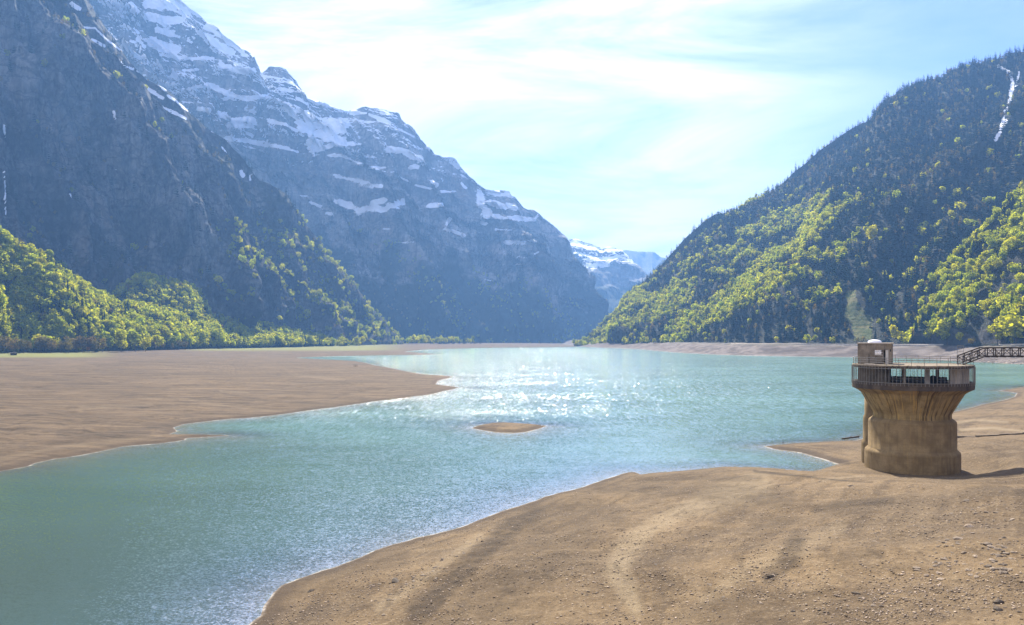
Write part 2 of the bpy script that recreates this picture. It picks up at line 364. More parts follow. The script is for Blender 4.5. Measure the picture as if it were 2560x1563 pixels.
def gspace(a, b, n): return np.exp(np.linspace(math.log(a), math.log(b), n, endpoint=False))
rows = np.concatenate([np.linspace(-60, 6, 14, endpoint=False), gspace(6, 42, 60), gspace(42, 420, 560), gspace(420, 3600, 230), gspace(3600, 12000, 14)])
cols = np.concatenate([np.linspace(-1.5, -.72, 40, endpoint=False), np.linspace(-.72, .72, 760), np.linspace(.72, 1.5, 41)[1:]])
GY, GT = np.meshgrid(rows, cols, indexing='ij'); GX = GT*np.maximum(GY, 30)
GZ, GSD, GL = ground_eval(GX, GY)
TX, TY = 61.7, 123.5                      # tower axis
rt = np.hypot(GX - TX, GY - TY); w = 1 - sm(8.5, 15, rt); GZ = GZ*(1 - w) + 1.9*w*(GSD > 0) + GZ*w*(GSD <= 0)
gpx, gpy = proj(np.stack([GX, GY, GZ], -1))
grass = np.zeros_like(GZ)
grass = np.maximum(grass, GL*sm(880, 873, gpy + 2*perlin(GX/60, GY/60))*sm(430, 520, gpx)*sm(1050, 900, gpx)*(GY < 2700))
grass = np.maximum(grass, GL*sm(897, 890, gpy)*sm(320, 180, gpx)*(GY > 300))
grass = np.maximum(grass, ((~GL) & (GY > 450))*sm(11.5, 13.5, GZ)*.8)
DAMP = [([(1340,1285),(1250,1340),(1160,1425),(1090,1500),(1040,1535)],70,.9),([(1420,1300),(1330,1400),(1230,1500),(1150,1560)],190,.45),([(1500,1215),(1640,1225),(1850,1235),(1960,1250)],50,.55),([(1450,1250),(1540,1290)],70,.5),
 ([(1925,1445),(1975,1400),(1990,1350)],44,.8),([(2040,1275),(2130,1258),(2230,1252)],26,.7),([(1890,1310),(1960,1300)],30,.4),([(2100,1390),(2200,1380)],36,.4),([(1900,1490),(1700,1540)],60,.35),([(700,1480),(860,1440),(1000,1400)],46,.4),([(1590,1200),(1720,1196),(1900,1200)],14,.5),
 ([(440,1062),(520,1054),(640,1045),(760,1032),(850,1020)],16,1.0),([(150,1085),(280,1083),(370,1080)],20,.9),([(370,1070),(430,1062)],16,.9),([(0,935),(120,950),(260,965),(420,975)],16,.5),([(200,925),(420,935),(700,940)],10,.5),([(60,1040),(180,1050)],16,.5),([(500,1000),(620,1010)],10,.6),([(0,1000),(90,1030)],14,.5),([(300,905),(520,908)],6,.6),([(560,985),(660,1000),(850,1015)],5,.8),([(2000,1135),(2080,1150),(2120,1158)],14,.7),([(1950,1120),(2040,1132)],8,.5),
 ([(1885,1178),(1980,1188),(2040,1194)],4,1.0),([(2045,1196),(2110,1202),(2180,1206)],4,.9)]
PALE = [([(1900,1215),(1760,1255),(1640,1310),(1565,1370),(1540,1430),(1590,1520)],60,.7),([(2100,1320),(2000,1370),(1880,1420),(1760,1500)],46,.35),([(950,1520),(1080,1430),(1200,1340)],30,.5),([(2400,1075),(2480,1070),(2560,1078)],10,.9),([(2380,1058),(2440,1050),(2520,1056)],8,.7),([(0,1148),(140,1120),(400,1090)],9,.5),([(420,990),(560,1015),(700,1030)],6,.5),([(200,1020),(380,1012)],7,.6),([(550,978),(620,982)],5,.8),([(720,935),(860,950)],5,.4),([(2160,1190),(2050,1200)],8,.4)]
def stains(L_):
    o = np.zeros(GZ.shape); wob = 1 + .7*fbm(GX/5*np.clip(60/np.maximum(GY,30),.05,1), GY/7*np.clip(60/np.maximum(GY,30),.05,1), 4.0, 4)
    for pts, w, a in L_:
        xs = [q[0] for q in pts]; ys = [q[1] for q in pts]
        bx = (gpx > min(xs)-2*w) & (gpx < max(xs)+2*w) & (gpy > min(ys)-2*w) & (gpy < max(ys)+2*w) & (GSD > .2) & (GY > 20)
        if bx.any(): o[bx] = np.maximum(o[bx], a*sm(1.25, .25, segdist(gpx[bx], gpy[bx], pts)/(w*.5*wob[bx] + 1)))
    return o
damp_a, pale_a = stains(DAMP), stains(PALE)
V = np.stack([GX, GY, GZ], -1).reshape(-1, 3)
def ground_height(x, y):
    z, s, l = ground_eval(np.atleast_1d(np.asarray(x, float)), np.atleast_1d(np.asarray(y, float)))
    r_ = np.hypot(np.atleast_1d(x) - TX, np.atleast_1d(y) - TY); w_ = 1 - sm(8.5, 15, r_)
    return np.where(s > 0, z*(1 - w_) + 1.9*w_, z)

t = NT('lake_mud_and_gravel'); p = t.pos(); s_ = t.attr('shore')
big = t.noise(p, .055, 6, .6, .3); mid = t.noise(p, .35, 6, .65); fine = t.noise(p, 3.2, 6, .75)
streak = t.noise(t.map(p, (.015, .12, .1), (0, 0, R(8))), 1.0, 7, .65)
col = t.ramp(big, [(.34, (.070, .045, .024)), (.5, (.120, .079, .043)), (.66, (.175, .118, .067))])
col = t.mix(t.math('MULTIPLY', t.ss(.45, .66, mid), .5), col, (.21, .145, .084))
col = t.mix(t.math('MULTIPLY', t.ss(.55, .38, streak), .5), col, (.06, .042, .028))
pat = t.noise(t.map(p, (.05, .05, .3)), 1.0, 6, .62, .8)
col = t.mix(t.math('MULTIPLY', t.ss(.54, .66, pat), .55), col, (.060, .040, .025))
# shoreline rings
ring = t.noise(t.n('ShaderNodeCombineXYZ', {'X': t.math('ADD', t.math('MULTIPLY', s_, .30), t.math('MULTIPLY', mid, .8)), 'Y': t.math('MULTIPLY', big, 2.0)}), 1.6, 4, .6)
col = t.mix(t.math('MULTIPLY', t.ss(.42, .62, ring), .22), col, (.22, .16, .108))
col = t.mix(t.math('MULTIPLY', t.ss(.5, .34, ring), .28), col, (.062, .042, .028))
# stony speckle
sp1 = t.voro(p, 2.6); sp2 = t.voro(p, 6.5)
stony = t.ss(.42, .58, t.noise(p, .12, 5, .65))
col = t.mix(t.math('MULTIPLY', t.math('MULTIPLY', t.ss(.22, .12, sp1), stony), .7), col, (.34, .285, .22))
col = t.mix(t.math('MULTIPLY', t.ss(.54, .66, fine), .6), col, (.31, .235, .165))
col = t.mix(t.math('MULTIPLY', t.ss(.47, .36, fine), .65), col, (.05, .036, .025))
# cracks on the drained flats
ck = t.voro(t.map(t.n('ShaderNodeVectorMath', {0: p, 1: t.n('ShaderNodeVectorMath', {0: t.noise(p, .06, 4, .6, 0, 'Color'), 'Scale': 22.0}, operation='SCALE')}, operation='ADD'), (.02, .035, .02)), 1.0, 'DISTANCE_TO_EDGE')
ckm = t.math('MULTIPLY', t.ss(.02, .004, ck), t.math('MULTIPLY', t.ss(.48, .6, t.noise(p, .02, 3)), t.attr('flat')))
col = t.mix(t.math('MULTIPLY', ckm, .7), col, (.05, .036, .026))
col = t.mix(t.math('MULTIPLY', t.attr('pale'), t.math('ADD', .25, t.math('MULTIPLY', mid, .7))), col, (.29, .225, .155))
col = t.mix(t.math('MULTIPLY', t.attr('damp'), t.math('ADD', .45, t.math('MULTIPLY', t.ss(.38, .6, t.noise(p, .8, 6, .7)), .55))), col, (.036, .024, .014))
col = t.mix(t.math('MULTIPLY', t.attr('flat'), .5), col, t.mix(t.ss(.41, .59, t.noise(t.map(p, (.03, .30, .2), (0, 0, R(6))), 1.0, 7, .72)), (.030, .020, .013), (.150, .108, .072)))
rill = t.noise(t.map(p, (.045, .16, .2), (0, 0, R(-18))), 1.0, 7, .72, 1.2)      # rills and low cut banks on the drained flats
col = t.mix(t.math('MULTIPLY', t.math('MULTIPLY', t.ss(.05, .0, t.math('ABSOLUTE', t.math('SUBTRACT', rill, .5))), t.ss(.45, .62, t.noise(p, .03, 4))), t.math('MULTIPLY', t.attr('flat'), .75)), col, (.035, .024, .016))
st_ = t.math('SINE', t.math('ADD', t.math('MULTIPLY', s_, 2.1), t.math('MULTIPLY', mid, 9.0)))
col = t.mix(t.math('MULTIPLY', t.math('MULTIPLY', t.ss(.72, 1.0, st_), t.ss(.42, .6, t.noise(p, .16, 4))), .45), col, (.055, .037, .023))
col = t.mix(1.0, col, t.mix(t.attr('flat'), (.95, .96, .84), (.80, .78, .68)), 'MULTIPLY')
# damp rim, pale dried line at the water
edge = t.math('ADD', s_, t.math('MULTIPLY', t.math('SUBTRACT', mid, .5), .9))
col = t.mix(t.math('MULTIPLY', t.math('MULTIPLY', t.ss(4.2, .5, edge), t.ss(-.1, .3, s_)), .62), col, (.048, .033, .021))
foam = t.math('MULTIPLY', t.ss(.36, .1, t.math('ADD', s_, t.math('MULTIPLY', t.math('SUBTRACT', fine, .5), .9))), t.ss(-.6, -.05, s_))
col = t.mix(t.math('MULTIPLY', t.math('MULTIPLY', foam, t.ss(.44, .62, t.noise(p, .35, 5, .65))), .7), col, (.42, .39, .34))
damp = t.ss(.5, .0, edge)
gr = t.math('MULTIPLY', t.attr('grass'), t.ss(.35, .6, t.math('ADD', t.noise(p, .09, 5, .65), t.math('MULTIPLY', t.attr('grass'), .25))))
col = t.mix(gr, col, t.mix(t.noise(p, .15, 4), (.10, .115, .022), (.19, .185, .05)))
bankn = t.noise(t.map(p, (.02, .05, .25)), 1.0, 7, .68)
bank = t.mix(t.ss(.40, .62, bankn), (.055, .045, .042), (.165, .142, .128))
col = t.mix(t.math('MULTIPLY', t.attr('bank'), .8), col, bank)
h = t.math('ADD', t.math('MULTIPLY', mid, .35), t.math('ADD', t.math('MULTIPLY', fine, .17), t.math('MULTIPLY', t.ss(.3, .0, sp1), t.math('MULTIPLY', stony, .08))))
M['ground'] = t.pbr(col, t.math('SUBTRACT', .95, t.math('MULTIPLY', damp, .35)), t.bump(h, .9, 1.0), .25)
me = mesh_np('ground', V, grid_faces(len(rows), len(cols)), True,
             {'shore': ('FLOAT', GSD), 'grass': ('FLOAT', grass), 'flat': ('FLOAT', GL*1.0), 'damp': ('FLOAT', damp_a), 'pale': ('FLOAT', pale_a), 'bank': ('FLOAT', (~GL)*sm(400, 560, GY))})
ground = tag(link('ground', me, M['ground']), kind='structure')

# water: the faces of the same grid that lie in the lake
wf = grid_faces(len(rows), len(cols)); gz = GZ.ravel()
keep = (gz[wf].min(1) < .35) & (GSD.ravel()[wf].min(1) < 1.5) & (GY.ravel()[wf].min(1) > -20)
wf = wf[keep]; used, inv = np.unique(wf, return_inverse=True); wf = inv.reshape(wf.shape)
WV = V[used].copy(); WV[:, 2] = 0.0
shoal = .55*perlin(V[used, 0]/45, V[used, 1]/70, 7.7) + .3*perlin(V[used, 0]/14, V[used, 1]/22, 1.7)
depth = np.maximum(-gz[used], 0)
near_l = np.exp(-((WV[:, 0] + 52)/34)**2 - ((WV[:, 1] - 150)/38)**2)     # sand bar off the left spit
depth2 = depth*(1 - .55*near_l) + .25*shoal*sm(.1, 1.5, depth)
t = NT('glacial_lake_water'); p = t.pos()
dep = t.attr('depth')
tint = t.noise(t.map(p, (.008, .02, 1)), 1.0, 4, .6)
deep = t.mix(t.ss(.35, .65, tint), (.058, .135, .100), (.098, .200, .162))
xx = t.n('ShaderNodeSeparateXYZ', {0: p}).outputs[0]      # olive shallows under the dam; the dark cliff's reflection is painted in too
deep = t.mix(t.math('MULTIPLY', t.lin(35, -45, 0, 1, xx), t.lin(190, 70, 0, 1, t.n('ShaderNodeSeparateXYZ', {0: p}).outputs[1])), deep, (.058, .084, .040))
dif = t.n('ShaderNodeBsdfDiffuse', {'Color': deep})
clear = t.n('ShaderNodeBsdfTransparent', {'Color': (.80, .86, .80, 1)})
murk = t.math('SUBTRACT', 1.0, t.math('POWER', 2.718, t.math('MULTIPLY', dep, -1.4)))
body = t.n('ShaderNodeMixShader', {0: t.math('MAXIMUM', t.math('MULTIPLY', murk, .985), .12), 1: clear, 2: dif})
yy = t.n('ShaderNodeSeparateXYZ', {0: p}).outputs[1]      # the nearer water lies in the lee of the dam
calm = t.math('MULTIPLY', t.lin(.32, .68, .78, 1.14, t.noise(t.map(p, (.006, .016, 1)), 1.0, 4, .6)), t.lin(75, 240, .27, 1.22, yy))
def vm(op, a, b=None, sc=None):
    n = t.n('ShaderNodeVectorMath', operation=op); t.set(n, 0, a)
    if b is not None: t.set(n, 1, b)
    if sc is not None: t.set(n, 'Scale', sc)
    return n.outputs[0]
slope = None      # wave slopes of three ripple sizes, added up
for sc_, an, ro, am in ((.16, 1.5, 14, .14), (1.3, 1.4, -16, .42), (4.4, 1.2, 8, 1.20)):
    c_ = vm('SCALE', vm('SUBTRACT', t.noise(t.map(p, (1.0, an, 1), (0, 0, R(ro))), sc_, 3, .6, 0, 'Color'), (.5, .5, .5)), sc=am)
    slope = c_ if slope is None else vm('ADD', slope, c_)
c_ = vm('SCALE', vm('SUBTRACT', t.noise(t.map(p, (1.5, .20, 1), (0, 0, R(4))), 1.0, 2, .5, 0, 'Color'), (.5, .5, .5)), sc=t.lin(140, 300, 0, .75, yy))      # longer swells out on the open lake
slope = vm('ADD', slope, c_)
slope = vm('MULTIPLY', vm('SCALE', slope, sc=calm), (1, 1, 0))
bmp = vm('NORMALIZE', vm('ADD', slope, (0, 0, 1)))
gl = t.n('ShaderNodeBsdfGlossy', {'Color': (1, 1, 1, 1), 'Roughness': .10, 'Normal': bmp})
fr = t.n('ShaderNodeFresnel', {'IOR': 1.33, 'Normal': bmp})
fr = t.math('MINIMUM', t.math('MULTIPLY', fr.outputs[0], .85), .45)
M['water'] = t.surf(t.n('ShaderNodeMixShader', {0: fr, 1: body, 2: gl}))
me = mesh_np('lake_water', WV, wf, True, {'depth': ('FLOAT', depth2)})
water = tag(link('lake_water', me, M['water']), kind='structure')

# ------------------------------------------------------------------ mountains: lofted faces with real relief
def resample(ctrl, n):
    c = np.array(ctrl, float); s = np.concatenate([[0], np.cumsum(np.hypot(np.diff(c[:, 0]), np.diff(c[:, 1])) + 1e-6)])
    return c, s / s[-1]
def loft(ridge, foot, nu, nv, conc=1.0, back=420, nb=8):
    """ridge and foot: matching lists of (photo x, photo y, metres ahead); returns P[nu, nv+nb, 3], u, v and the inward direction"""
    Rg = np.array([px(*q) for q in ridge]); Ft = np.array([px(*q) for q in foot])
    _, s = resample([(q[0], q[1]) for q in ridge], nu)
    u = np.linspace(0, 1, nu)
    r = np.stack([np.interp(u, s, Rg[:, k]) for k in range(3)], -1); f = np.stack([np.interp(u, s, Ft[:, k]) for k in range(3)], -1)
    # smooth the plan of both lines a little so that the polyline corners do not show as creases
    def smooth(a, m):
        ker = np.hanning(m); ker /= ker.sum(); pad = np.concatenate([np.repeat(a[:1], m//2, 0), a, np.repeat(a[-1:], m//2, 0)])
        return np.stack([np.convolve(pad[:, k], ker, 'valid')[:nu] for k in range(a.shape[1])], -1)
    m = max(3, nu//18) | 1
    f = smooth(f, m); dY = r[:, 1:2].copy(); sY = smooth(dY, m)
    r = np.concatenate([r[:, :1]*sY/dY, sY, H_CAM + (r[:, 2:3] - H_CAM)*sY/dY], 1)
    v = np.linspace(0, 1, nv)
    g = v**conc
    P = f[:, None, :]*(1 - v)[None, :, None] + r[:, None, :]*v[None, :, None]
    P[..., :2] = f[:, None, :2]*(1 - g)[None, :, None] + r[:, None, :2]*g[None, :, None]
    d = r[:, :2] - f[:, :2]; d /= np.linalg.norm(d, axis=1)[:, None] + 1e-9
    ds = smooth(d, m); ds /= np.linalg.norm(ds, axis=1)[:, None]
    vb = np.linspace(0, 1, nb + 1)[1:]
    B = np.repeat(r[:, None, :], nb, 1); B[..., :2] += ds[:, None, :]*(vb*back)[None, :, None]
    B[..., 2] -= (vb**1.3*back*.8)[None, :]
    P = np.concatenate([P, B], 1); v = np.concatenate([v, 1 + vb])
    return P, u[:, None], v[None, :], ds
def normals(P):
    du = np.gradient(P, axis=0); dv = np.gradient(P, axis=1); n = np.cross(du, dv); n /= np.linalg.norm(n, axis=-1, keepdims=True) + 1e-9
    return n
def strokes_mask(P, strokes, nz, scale=1.0):
    X, Y = proj(P); m = np.full(X.shape, -9.0)
    for pts, w in strokes:
        w = w*.5*scale; xs = [a for a, b in pts]; ys = [b for a, b in pts]
        box = (X > min(xs) - 2*w) & (X < max(xs) + 2*w) & (Y > min(ys) - 2*w) & (Y < max(ys) + 2*w)
        if box.any():
            d = segdist(X[box], Y[box], pts) if len(pts) > 1 else np.hypot(X[box]-pts[0][0], Y[box]-pts[0][1]); m[box] = np.maximum(m[box], 1 - d/(w*(1 + nz[box])))
    return m
Z2, Z4 = 2.686, 2.149
def q2(pts, w): return ([(a/Z2, b/Z2) for a, b in pts], w/Z2*1.0)
def q4(pts, w): return ([(700 + a/Z4, 200 + b/Z4) for a, b in pts], w/Z4*1.0)
SNOW_B = [q2(*s) for s in [([(1270,590),(1400,570),(1500,620),(1620,660),(1800,650)],38),([(1340,740),(1400,745)],55),([(1470,770),(1560,800),(1700,800)],60),([(1540,830),(1700,850)],45),
 ([(1520,925),(1700,960),(1850,985),(2000,1020)],34),([(1480,430),(1560,460),(1700,480)],55),([(1230,470),(1330,470)],28),([(1080,370),(1300,395),(1430,390)],28),
 ([(1000,20),(1150,30),(1250,80)],110),([(1000,100),(1100,130),(1230,130)],70),([(1400,250),(1480,310),(1560,350)],80),([(1010,270),(1100,310),(1180,340)],80),([(1050,200),(1150,220)],70),([(1080,330),(1180,340)],50),
 ([(1380,190),(1500,260),(1650,370)],34),([(1740,790),(1900,830),(1990,880)],28),([(880,20),(930,80)],30),([(900,190),(930,220)],20),([(920,260),(970,310)],28),
 ([(1920,720),(2060,860)],60),([(2060,780),(2130,1000)],90),([(2150,900),(2310,850)],100),([(2130,1010),(2310,940)],45),([(2000,665),(2060,700)],26),([(1880,590),(1960,610)],26),([(1150,460),(1250,500)],10),([(1330,680),(1350,690)],18)]] + \
 [q4(*s) for s in [([(40,150),(130,260)],55),([(170,240),(340,230)],55),([(170,330),(300,320)],65),([(170,380),(270,350),(400,345)],28),([(260,405),(330,405),(440,455)],16),([(480,470),(560,470)],24),
 ([(290,510),(400,540),(540,570)],25),([(320,655),(430,705),(540,690),(660,660)],46),([(500,660),(560,650)],30),([(160,655),(220,680)],14),([(190,670),(230,700)],8),([(250,715),(280,720)],18),([(590,370),(680,390),(760,420)],44),
 ([(380,180),(460,180)],16),([(480,185),(590,230)],22),([(640,265),(720,305)],14),([(700,470),(740,470)],22),([(790,675),(870,670)],22),([(870,600),(940,600)],16),([(730,565),(810,585)],14),
 ([(640,520),(700,550)],9),([(820,550),(840,565)],20),([(880,800),(930,810),(990,840)],24),([(910,750),(890,790)],24),([(1075,610),(1080,670),(1120,720)],48),([(1110,600),(1240,625)],34),([(1130,660),(1260,690)],42),
 ([(1110,730),(1200,740),(1370,745)],32),([(1080,770),(1110,775)],16),([(1160,803),(1240,808)],12),([(1220,870),(1310,875)],28),([(1340,865),(1370,870)],20),([(1270,950),(1330,955)],8),
 ([(1270,990),(1310,990)],8),([(1370,935),(1390,925)],12),([(1100,1070),(1130,1080)],7),([(630,875),(720,870)],6),([(100,620),(150,625)],6),([(940,470),(1000,500)],8),([(975,555),(1000,580)],14),([(560,800),(590,805)],10),([(430,560),(500,580)],10),([(1200,920),(1210,945)],7)]]
SNOW_A2 = [q2(*s) for s in [([(480,20),(530,60)],28),([(560,185),(640,190),(700,250),(800,330),(880,385)],13),([(620,270),(700,310)],22),([(750,370),(850,450)],28),([(860,450),(1000,510),(1110,600)],30),([(940,560),(1090,660)],25),
 ([(1130,640),(1260,740)],22),([(1090,720),(1250,800)],24),([(1000,640),(1040,680)],10),([(1490,990),(1525,1030)],11),([(1620,1150),(1630,1180)],26),([(1680,1180),(1680,1210)],12),([(1420,880),(1440,890)],16),([(1330,800),(1370,830)],12)]]
SNOW_A = [q2(*q) for q in [([(765,755),(772,800)],22),([(765,1132),(800,1142)],10),([(28,845),(35,930)],16),([(470,1305),(480,1325)],12)]]
WATERFALL = [([(10, 422), (13, 470), (14, 548)], 3)]

MEADOW = [(2120,732),(2143,724),(2144,758),(2163,780),(2181,797),(2178,845),(2131,852),(2130,812),(2110,794),(2116,766)]    # grass clearing on the slope behind the tower
MASS = {}
def loft_nv(v): return int((v <= 1.0).sum())
def massif(name, ridge, foot, nu, nv, mat, conc=1.0, back=420, big=(300, 60), skew=0.0, rock=(60, 18), ribs=(26, 10), strata=None, snow=None,
           snowline=None, vegfn=None, seed=0.0, taper=.35, snowscale=1.0):
    P, u, v, d = loft(ridge, foot, nu, nv, conc, back)
    N = normals(P); N *= np.sign((N*np.concatenate([-d, np.zeros((len(d), 1))], 1)[:, None, :]).sum(-1, keepdims=True) + 1e-9)
    D = np.concatenate([d, np.zeros((len(d), 1))], 1)[:, None, :]
    x, y, z = P[..., 0], P[..., 1], P[..., 2]
    T = np.stack([-d[:, 1], d[:, 0]], 1)[:, None, :]
    mid_ = .5*(P[:, 0, :2] + P[:, loft_nv(v) - 1, :2]); arc = np.concatenate([[0], np.cumsum(np.linalg.norm(np.diff(mid_, axis=0), axis=1))])
    along = arc[:, None] + skew*z                       # coordinate along the face, leaning so that spurs run down-valley
    k = 1 - (1 - taper)*sm(.72, 1.0, v)*np.ones_like(z); k = k*sm(0, .10, v)
    k2 = k*(1 - .6*sm(1.0, 1.1, v))
    disp = big[1]*(ridged(along/big[0], z/(big[0]*3.2), seed + 2.1, 3)*2 - 1.05)
    disp = disp + rock[1]*fbm(along/rock[0], z/(rock[0]*1.5), seed + 5.5, 5, .55)
    disp = disp + ribs[1]*(ridged(along/ribs[0], z/(ribs[0]*7), seed + 8.3, 3))
    P = P + N*(disp*k2)[..., None]
    if strata:
        band, dip, amt = strata
        zz = P[..., 2] + dip*along + 48*fbm(along/210, z/300, seed + 3.3, 4)
        f_ = zz/band; fl = np.floor(f_); fr_ = f_ - fl
        amp = .55 + .45*perlin(fl*1.7 + .3, along/500, seed)
        run = band*np.linalg.norm(np.gradient(P[..., :2], axis=1), axis=-1)/np.maximum(np.abs(np.gradient(P[..., 2], axis=1)), .3)
        run = np.clip(run, 0, band*2.2)
        off = (sm(.62, 1.0, fr_) - fr_)*run*amt*np.clip(amp, 0, 1)*sm(.25, .5, v)*(v < 1.02)
        P[..., :2] += (D[..., :2]*off[..., None])*np.minimum(k + .25, 1)[..., None]
    Nn = normals(P); Nn *= np.sign(Nn[..., 2:3] + 1e-9)
    nzv = Nn[..., 2]
    nz_ = .9*fbm(P[..., 0]/70, P[..., 2]/30, seed, 4)
    sn = np.zeros(P.shape[:2])
    if snow: sn = np.maximum(sn, np.clip(strokes_mask(P, snow, nz_, snowscale)*1.3 + .24, 0, 1))
    if snowline:
        z0, z1, th = snowline
        sn = np.maximum(sn, sm(z0, z1, P[..., 2])*sm(th - .12, th + .12, nzv + .25*nz_)*.8)
    veg = vegfn(P, nzv, v) if vegfn else np.zeros(P.shape[:2])
    mx_, my_ = proj(P); mead = inpoly(mx_ + 11*nz_, my_ + 9*nz_, MEADOW)*1.0*(v < 1)
    me = mesh_np(name, P.reshape(-1, 3), grid_faces(*P.shape[:2]), True, {'snow': ('FLOAT', sn), 'veg': ('FLOAT', veg), 'meadow': ('FLOAT', mead)})
    o = link(name, me, mat); tag(o, kind='structure')
    MASS[name] = (P, nzv, v*np.ones_like(nzv), sn)
    return o

# A: near cliff on the left;  A2: wooded shoulder behind it;  B: high snowy massif;  C, D: end of the valley;  E: right side;  F: near right spur; G: wooded talus on the left
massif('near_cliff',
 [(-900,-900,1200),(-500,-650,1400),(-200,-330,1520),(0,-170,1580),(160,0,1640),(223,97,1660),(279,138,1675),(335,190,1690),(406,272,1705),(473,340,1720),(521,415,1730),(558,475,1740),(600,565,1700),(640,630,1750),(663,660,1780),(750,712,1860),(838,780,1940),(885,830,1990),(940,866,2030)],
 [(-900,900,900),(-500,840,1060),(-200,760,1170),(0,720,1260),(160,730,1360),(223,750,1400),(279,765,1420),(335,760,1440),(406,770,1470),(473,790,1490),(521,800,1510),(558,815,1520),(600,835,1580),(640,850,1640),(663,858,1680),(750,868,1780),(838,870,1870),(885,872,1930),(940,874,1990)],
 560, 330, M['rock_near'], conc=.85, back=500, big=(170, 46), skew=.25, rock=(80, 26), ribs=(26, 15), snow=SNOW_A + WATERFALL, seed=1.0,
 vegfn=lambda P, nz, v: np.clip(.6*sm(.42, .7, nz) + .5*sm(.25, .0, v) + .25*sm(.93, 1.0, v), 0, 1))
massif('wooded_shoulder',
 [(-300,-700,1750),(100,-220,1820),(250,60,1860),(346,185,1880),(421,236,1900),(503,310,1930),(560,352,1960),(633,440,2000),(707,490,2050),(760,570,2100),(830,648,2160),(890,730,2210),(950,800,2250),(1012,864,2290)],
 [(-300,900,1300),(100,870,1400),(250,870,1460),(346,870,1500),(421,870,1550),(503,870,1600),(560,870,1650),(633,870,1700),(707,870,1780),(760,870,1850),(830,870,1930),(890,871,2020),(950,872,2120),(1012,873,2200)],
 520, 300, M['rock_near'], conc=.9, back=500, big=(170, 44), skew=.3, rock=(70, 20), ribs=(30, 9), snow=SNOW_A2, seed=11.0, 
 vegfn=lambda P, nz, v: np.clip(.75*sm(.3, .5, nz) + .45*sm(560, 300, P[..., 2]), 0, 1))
massif('snowy_massif',
 [(-300,-700,2700),(60,-330,2780),(200,-200,2820),(330,-110,2860),(400,-40,2900),(430,-12,2920),(452,8,2930),(500,47,2960),(566,104,3000),(624,135,3040),(645,182,3060),(657,186,3070),(676,176,3080),(705,180,3100),(735,205,3120),(764,249,3160),(862,281,3240),(904,279,3280),(950,284,3300),(988,286,3320),(1029,322,3360),(1081,385,3440),(1133,405,3500),(1190,462,3580),(1215,480,3620),(1247,480,3660),(1284,494,3700),(1310,520,3740),(1361,551,3800),(1403,603,3860),(1445,665,3920),(1497,748,3980),(1528,800,4000)],
 [(-300,900,1900),(60,880,1950),(200,880,1990),(330,875,2030),(400,872,2070),(430,872,2090),(452,872,2110),(500,872,2150),(566,872,2190),(624,872,2230),(645,872,2260),(657,872,2270),(676,871,2290),(705,871,2310),(735,871,2330),(764,870,2370),(862,869,2430),(904,869,2470),(950,868,2500),(988,868,2540),(1029,867,2600),(1081,867,2680),(1133,866,2760),(1190,866,2840),(1215,865,2880),(1247,865,2920),(1284,864,2980),(1310,864,3020),(1361,863,3120),(1403,863,3220),(1445,862,3340),(1497,862,3480),(1528,862,3600)],
 820, 460, M['rock_high'], conc=.80, back=800, big=(300, 105), skew=.55, rock=(120, 34), ribs=(38, 13), strata=(98, .10, .85), snow=SNOW_B, snowline=(500, 900, .52), seed=23.0, taper=.3,
 vegfn=lambda P, nz, v: np.clip(sm(620, 90, P[..., 2] + 210*fbm(P[..., 0]/190, P[..., 2]/300, 3.0, 4))*1.0, 0, 1))
massif('valley_end_mountain',
 [(1180,560,5600),(1300,585,5600),(1398,597,5600),(1429,600,5600),(1476,609,5650),(1505,622,5650),(1528,622,5650),(1559,640,5600),(1600,672,5500),(1640,720,5300),(1700,800,5000)],
 [(1180,840,4300),(1300,845,4350),(1398,848,4400),(1429,848,4400),(1476,849,4400),(1505,850,4400),(1528,850,4400),(1559,850,4350),(1600,852,4300),(1640,853,4200),(1700,855,4100)],
 260, 140, M['rock_far'], conc=.9, back=900, big=(420, 70), skew=.3, rock=(150, 40), ribs=(60, 12), snowline=(430, 640, .55), strata=(110, .1, .8), seed=41.0,
 snow=[([(1400,606),(1440,612),(1480,622)],14),([(1470,650),(1540,645)],12),([(1440,668),(1520,660)],16),([(1540,640),(1580,652)],8)],
 vegfn=lambda P, nz, v: sm(420, 300, P[..., 2]))
massif('hazy_far_ridge',
 [(1480,640,8200),(1555,630,8200),(1562,625,8200),(1590,627,8250),(1612,633,8250),(1618,632,8250),(1632,631,8200),(1648,642,8200),(1700,660,8200),(1800,700,8200)],
 [(1480,842,6600),(1555,842,6600),(1562,842,6600),(1590,842,6600),(1612,842,6600),(1618,842,6600),(1632,842,6600),(1648,842,6600),(1700,842,6600),(1800,842,6600)],
 120, 60, M['rock_far'], conc=1.0, back=900, big=(500, 60), rock=(200, 30), ribs=(80, 12), seed=57.0, vegfn=lambda P, nz, v: .4 + 0*nz)
E_RIDGE = [(1436,866,2120),(1455,857,2140),(1500,822,2150),(1560,762,2170),(1625,696,2190),(1665,654,2200),(1730,592,2200),(1790,540,2190),(1872,519,2170),(1975,446,2130),(2080,363,2080),(2165,308,2040),(2225,256,2010),(2288,218,1990),(2360,202,1970),(2382,182,1960),(2425,164,1950),(2560,132,1900),(2750,80,1820),(3100,20,1650),(3500,-60,1400)]
E_FOOT = [(1430,869,2090),(1448,867,2070),(1490,864,1950),(1540,863,1800),(1600,862,1660),(1640,862,1560),(1700,862,1450),(1760,862,1350),(1830,862,1250),(1910,862,1160),(2000,862,1080),(2070,862,1030),(2130,862,1000),(2190,862,980),(2250,863,960),(2290,863,950),(2330,863,940),(2450,865,900),(2600,868,820),(2900,880,660),(3300,900,520)]
def veg_E(P, nz, v):
    X, Y = proj(P); return np.clip(1.0 - 0*nz, 0, 1)
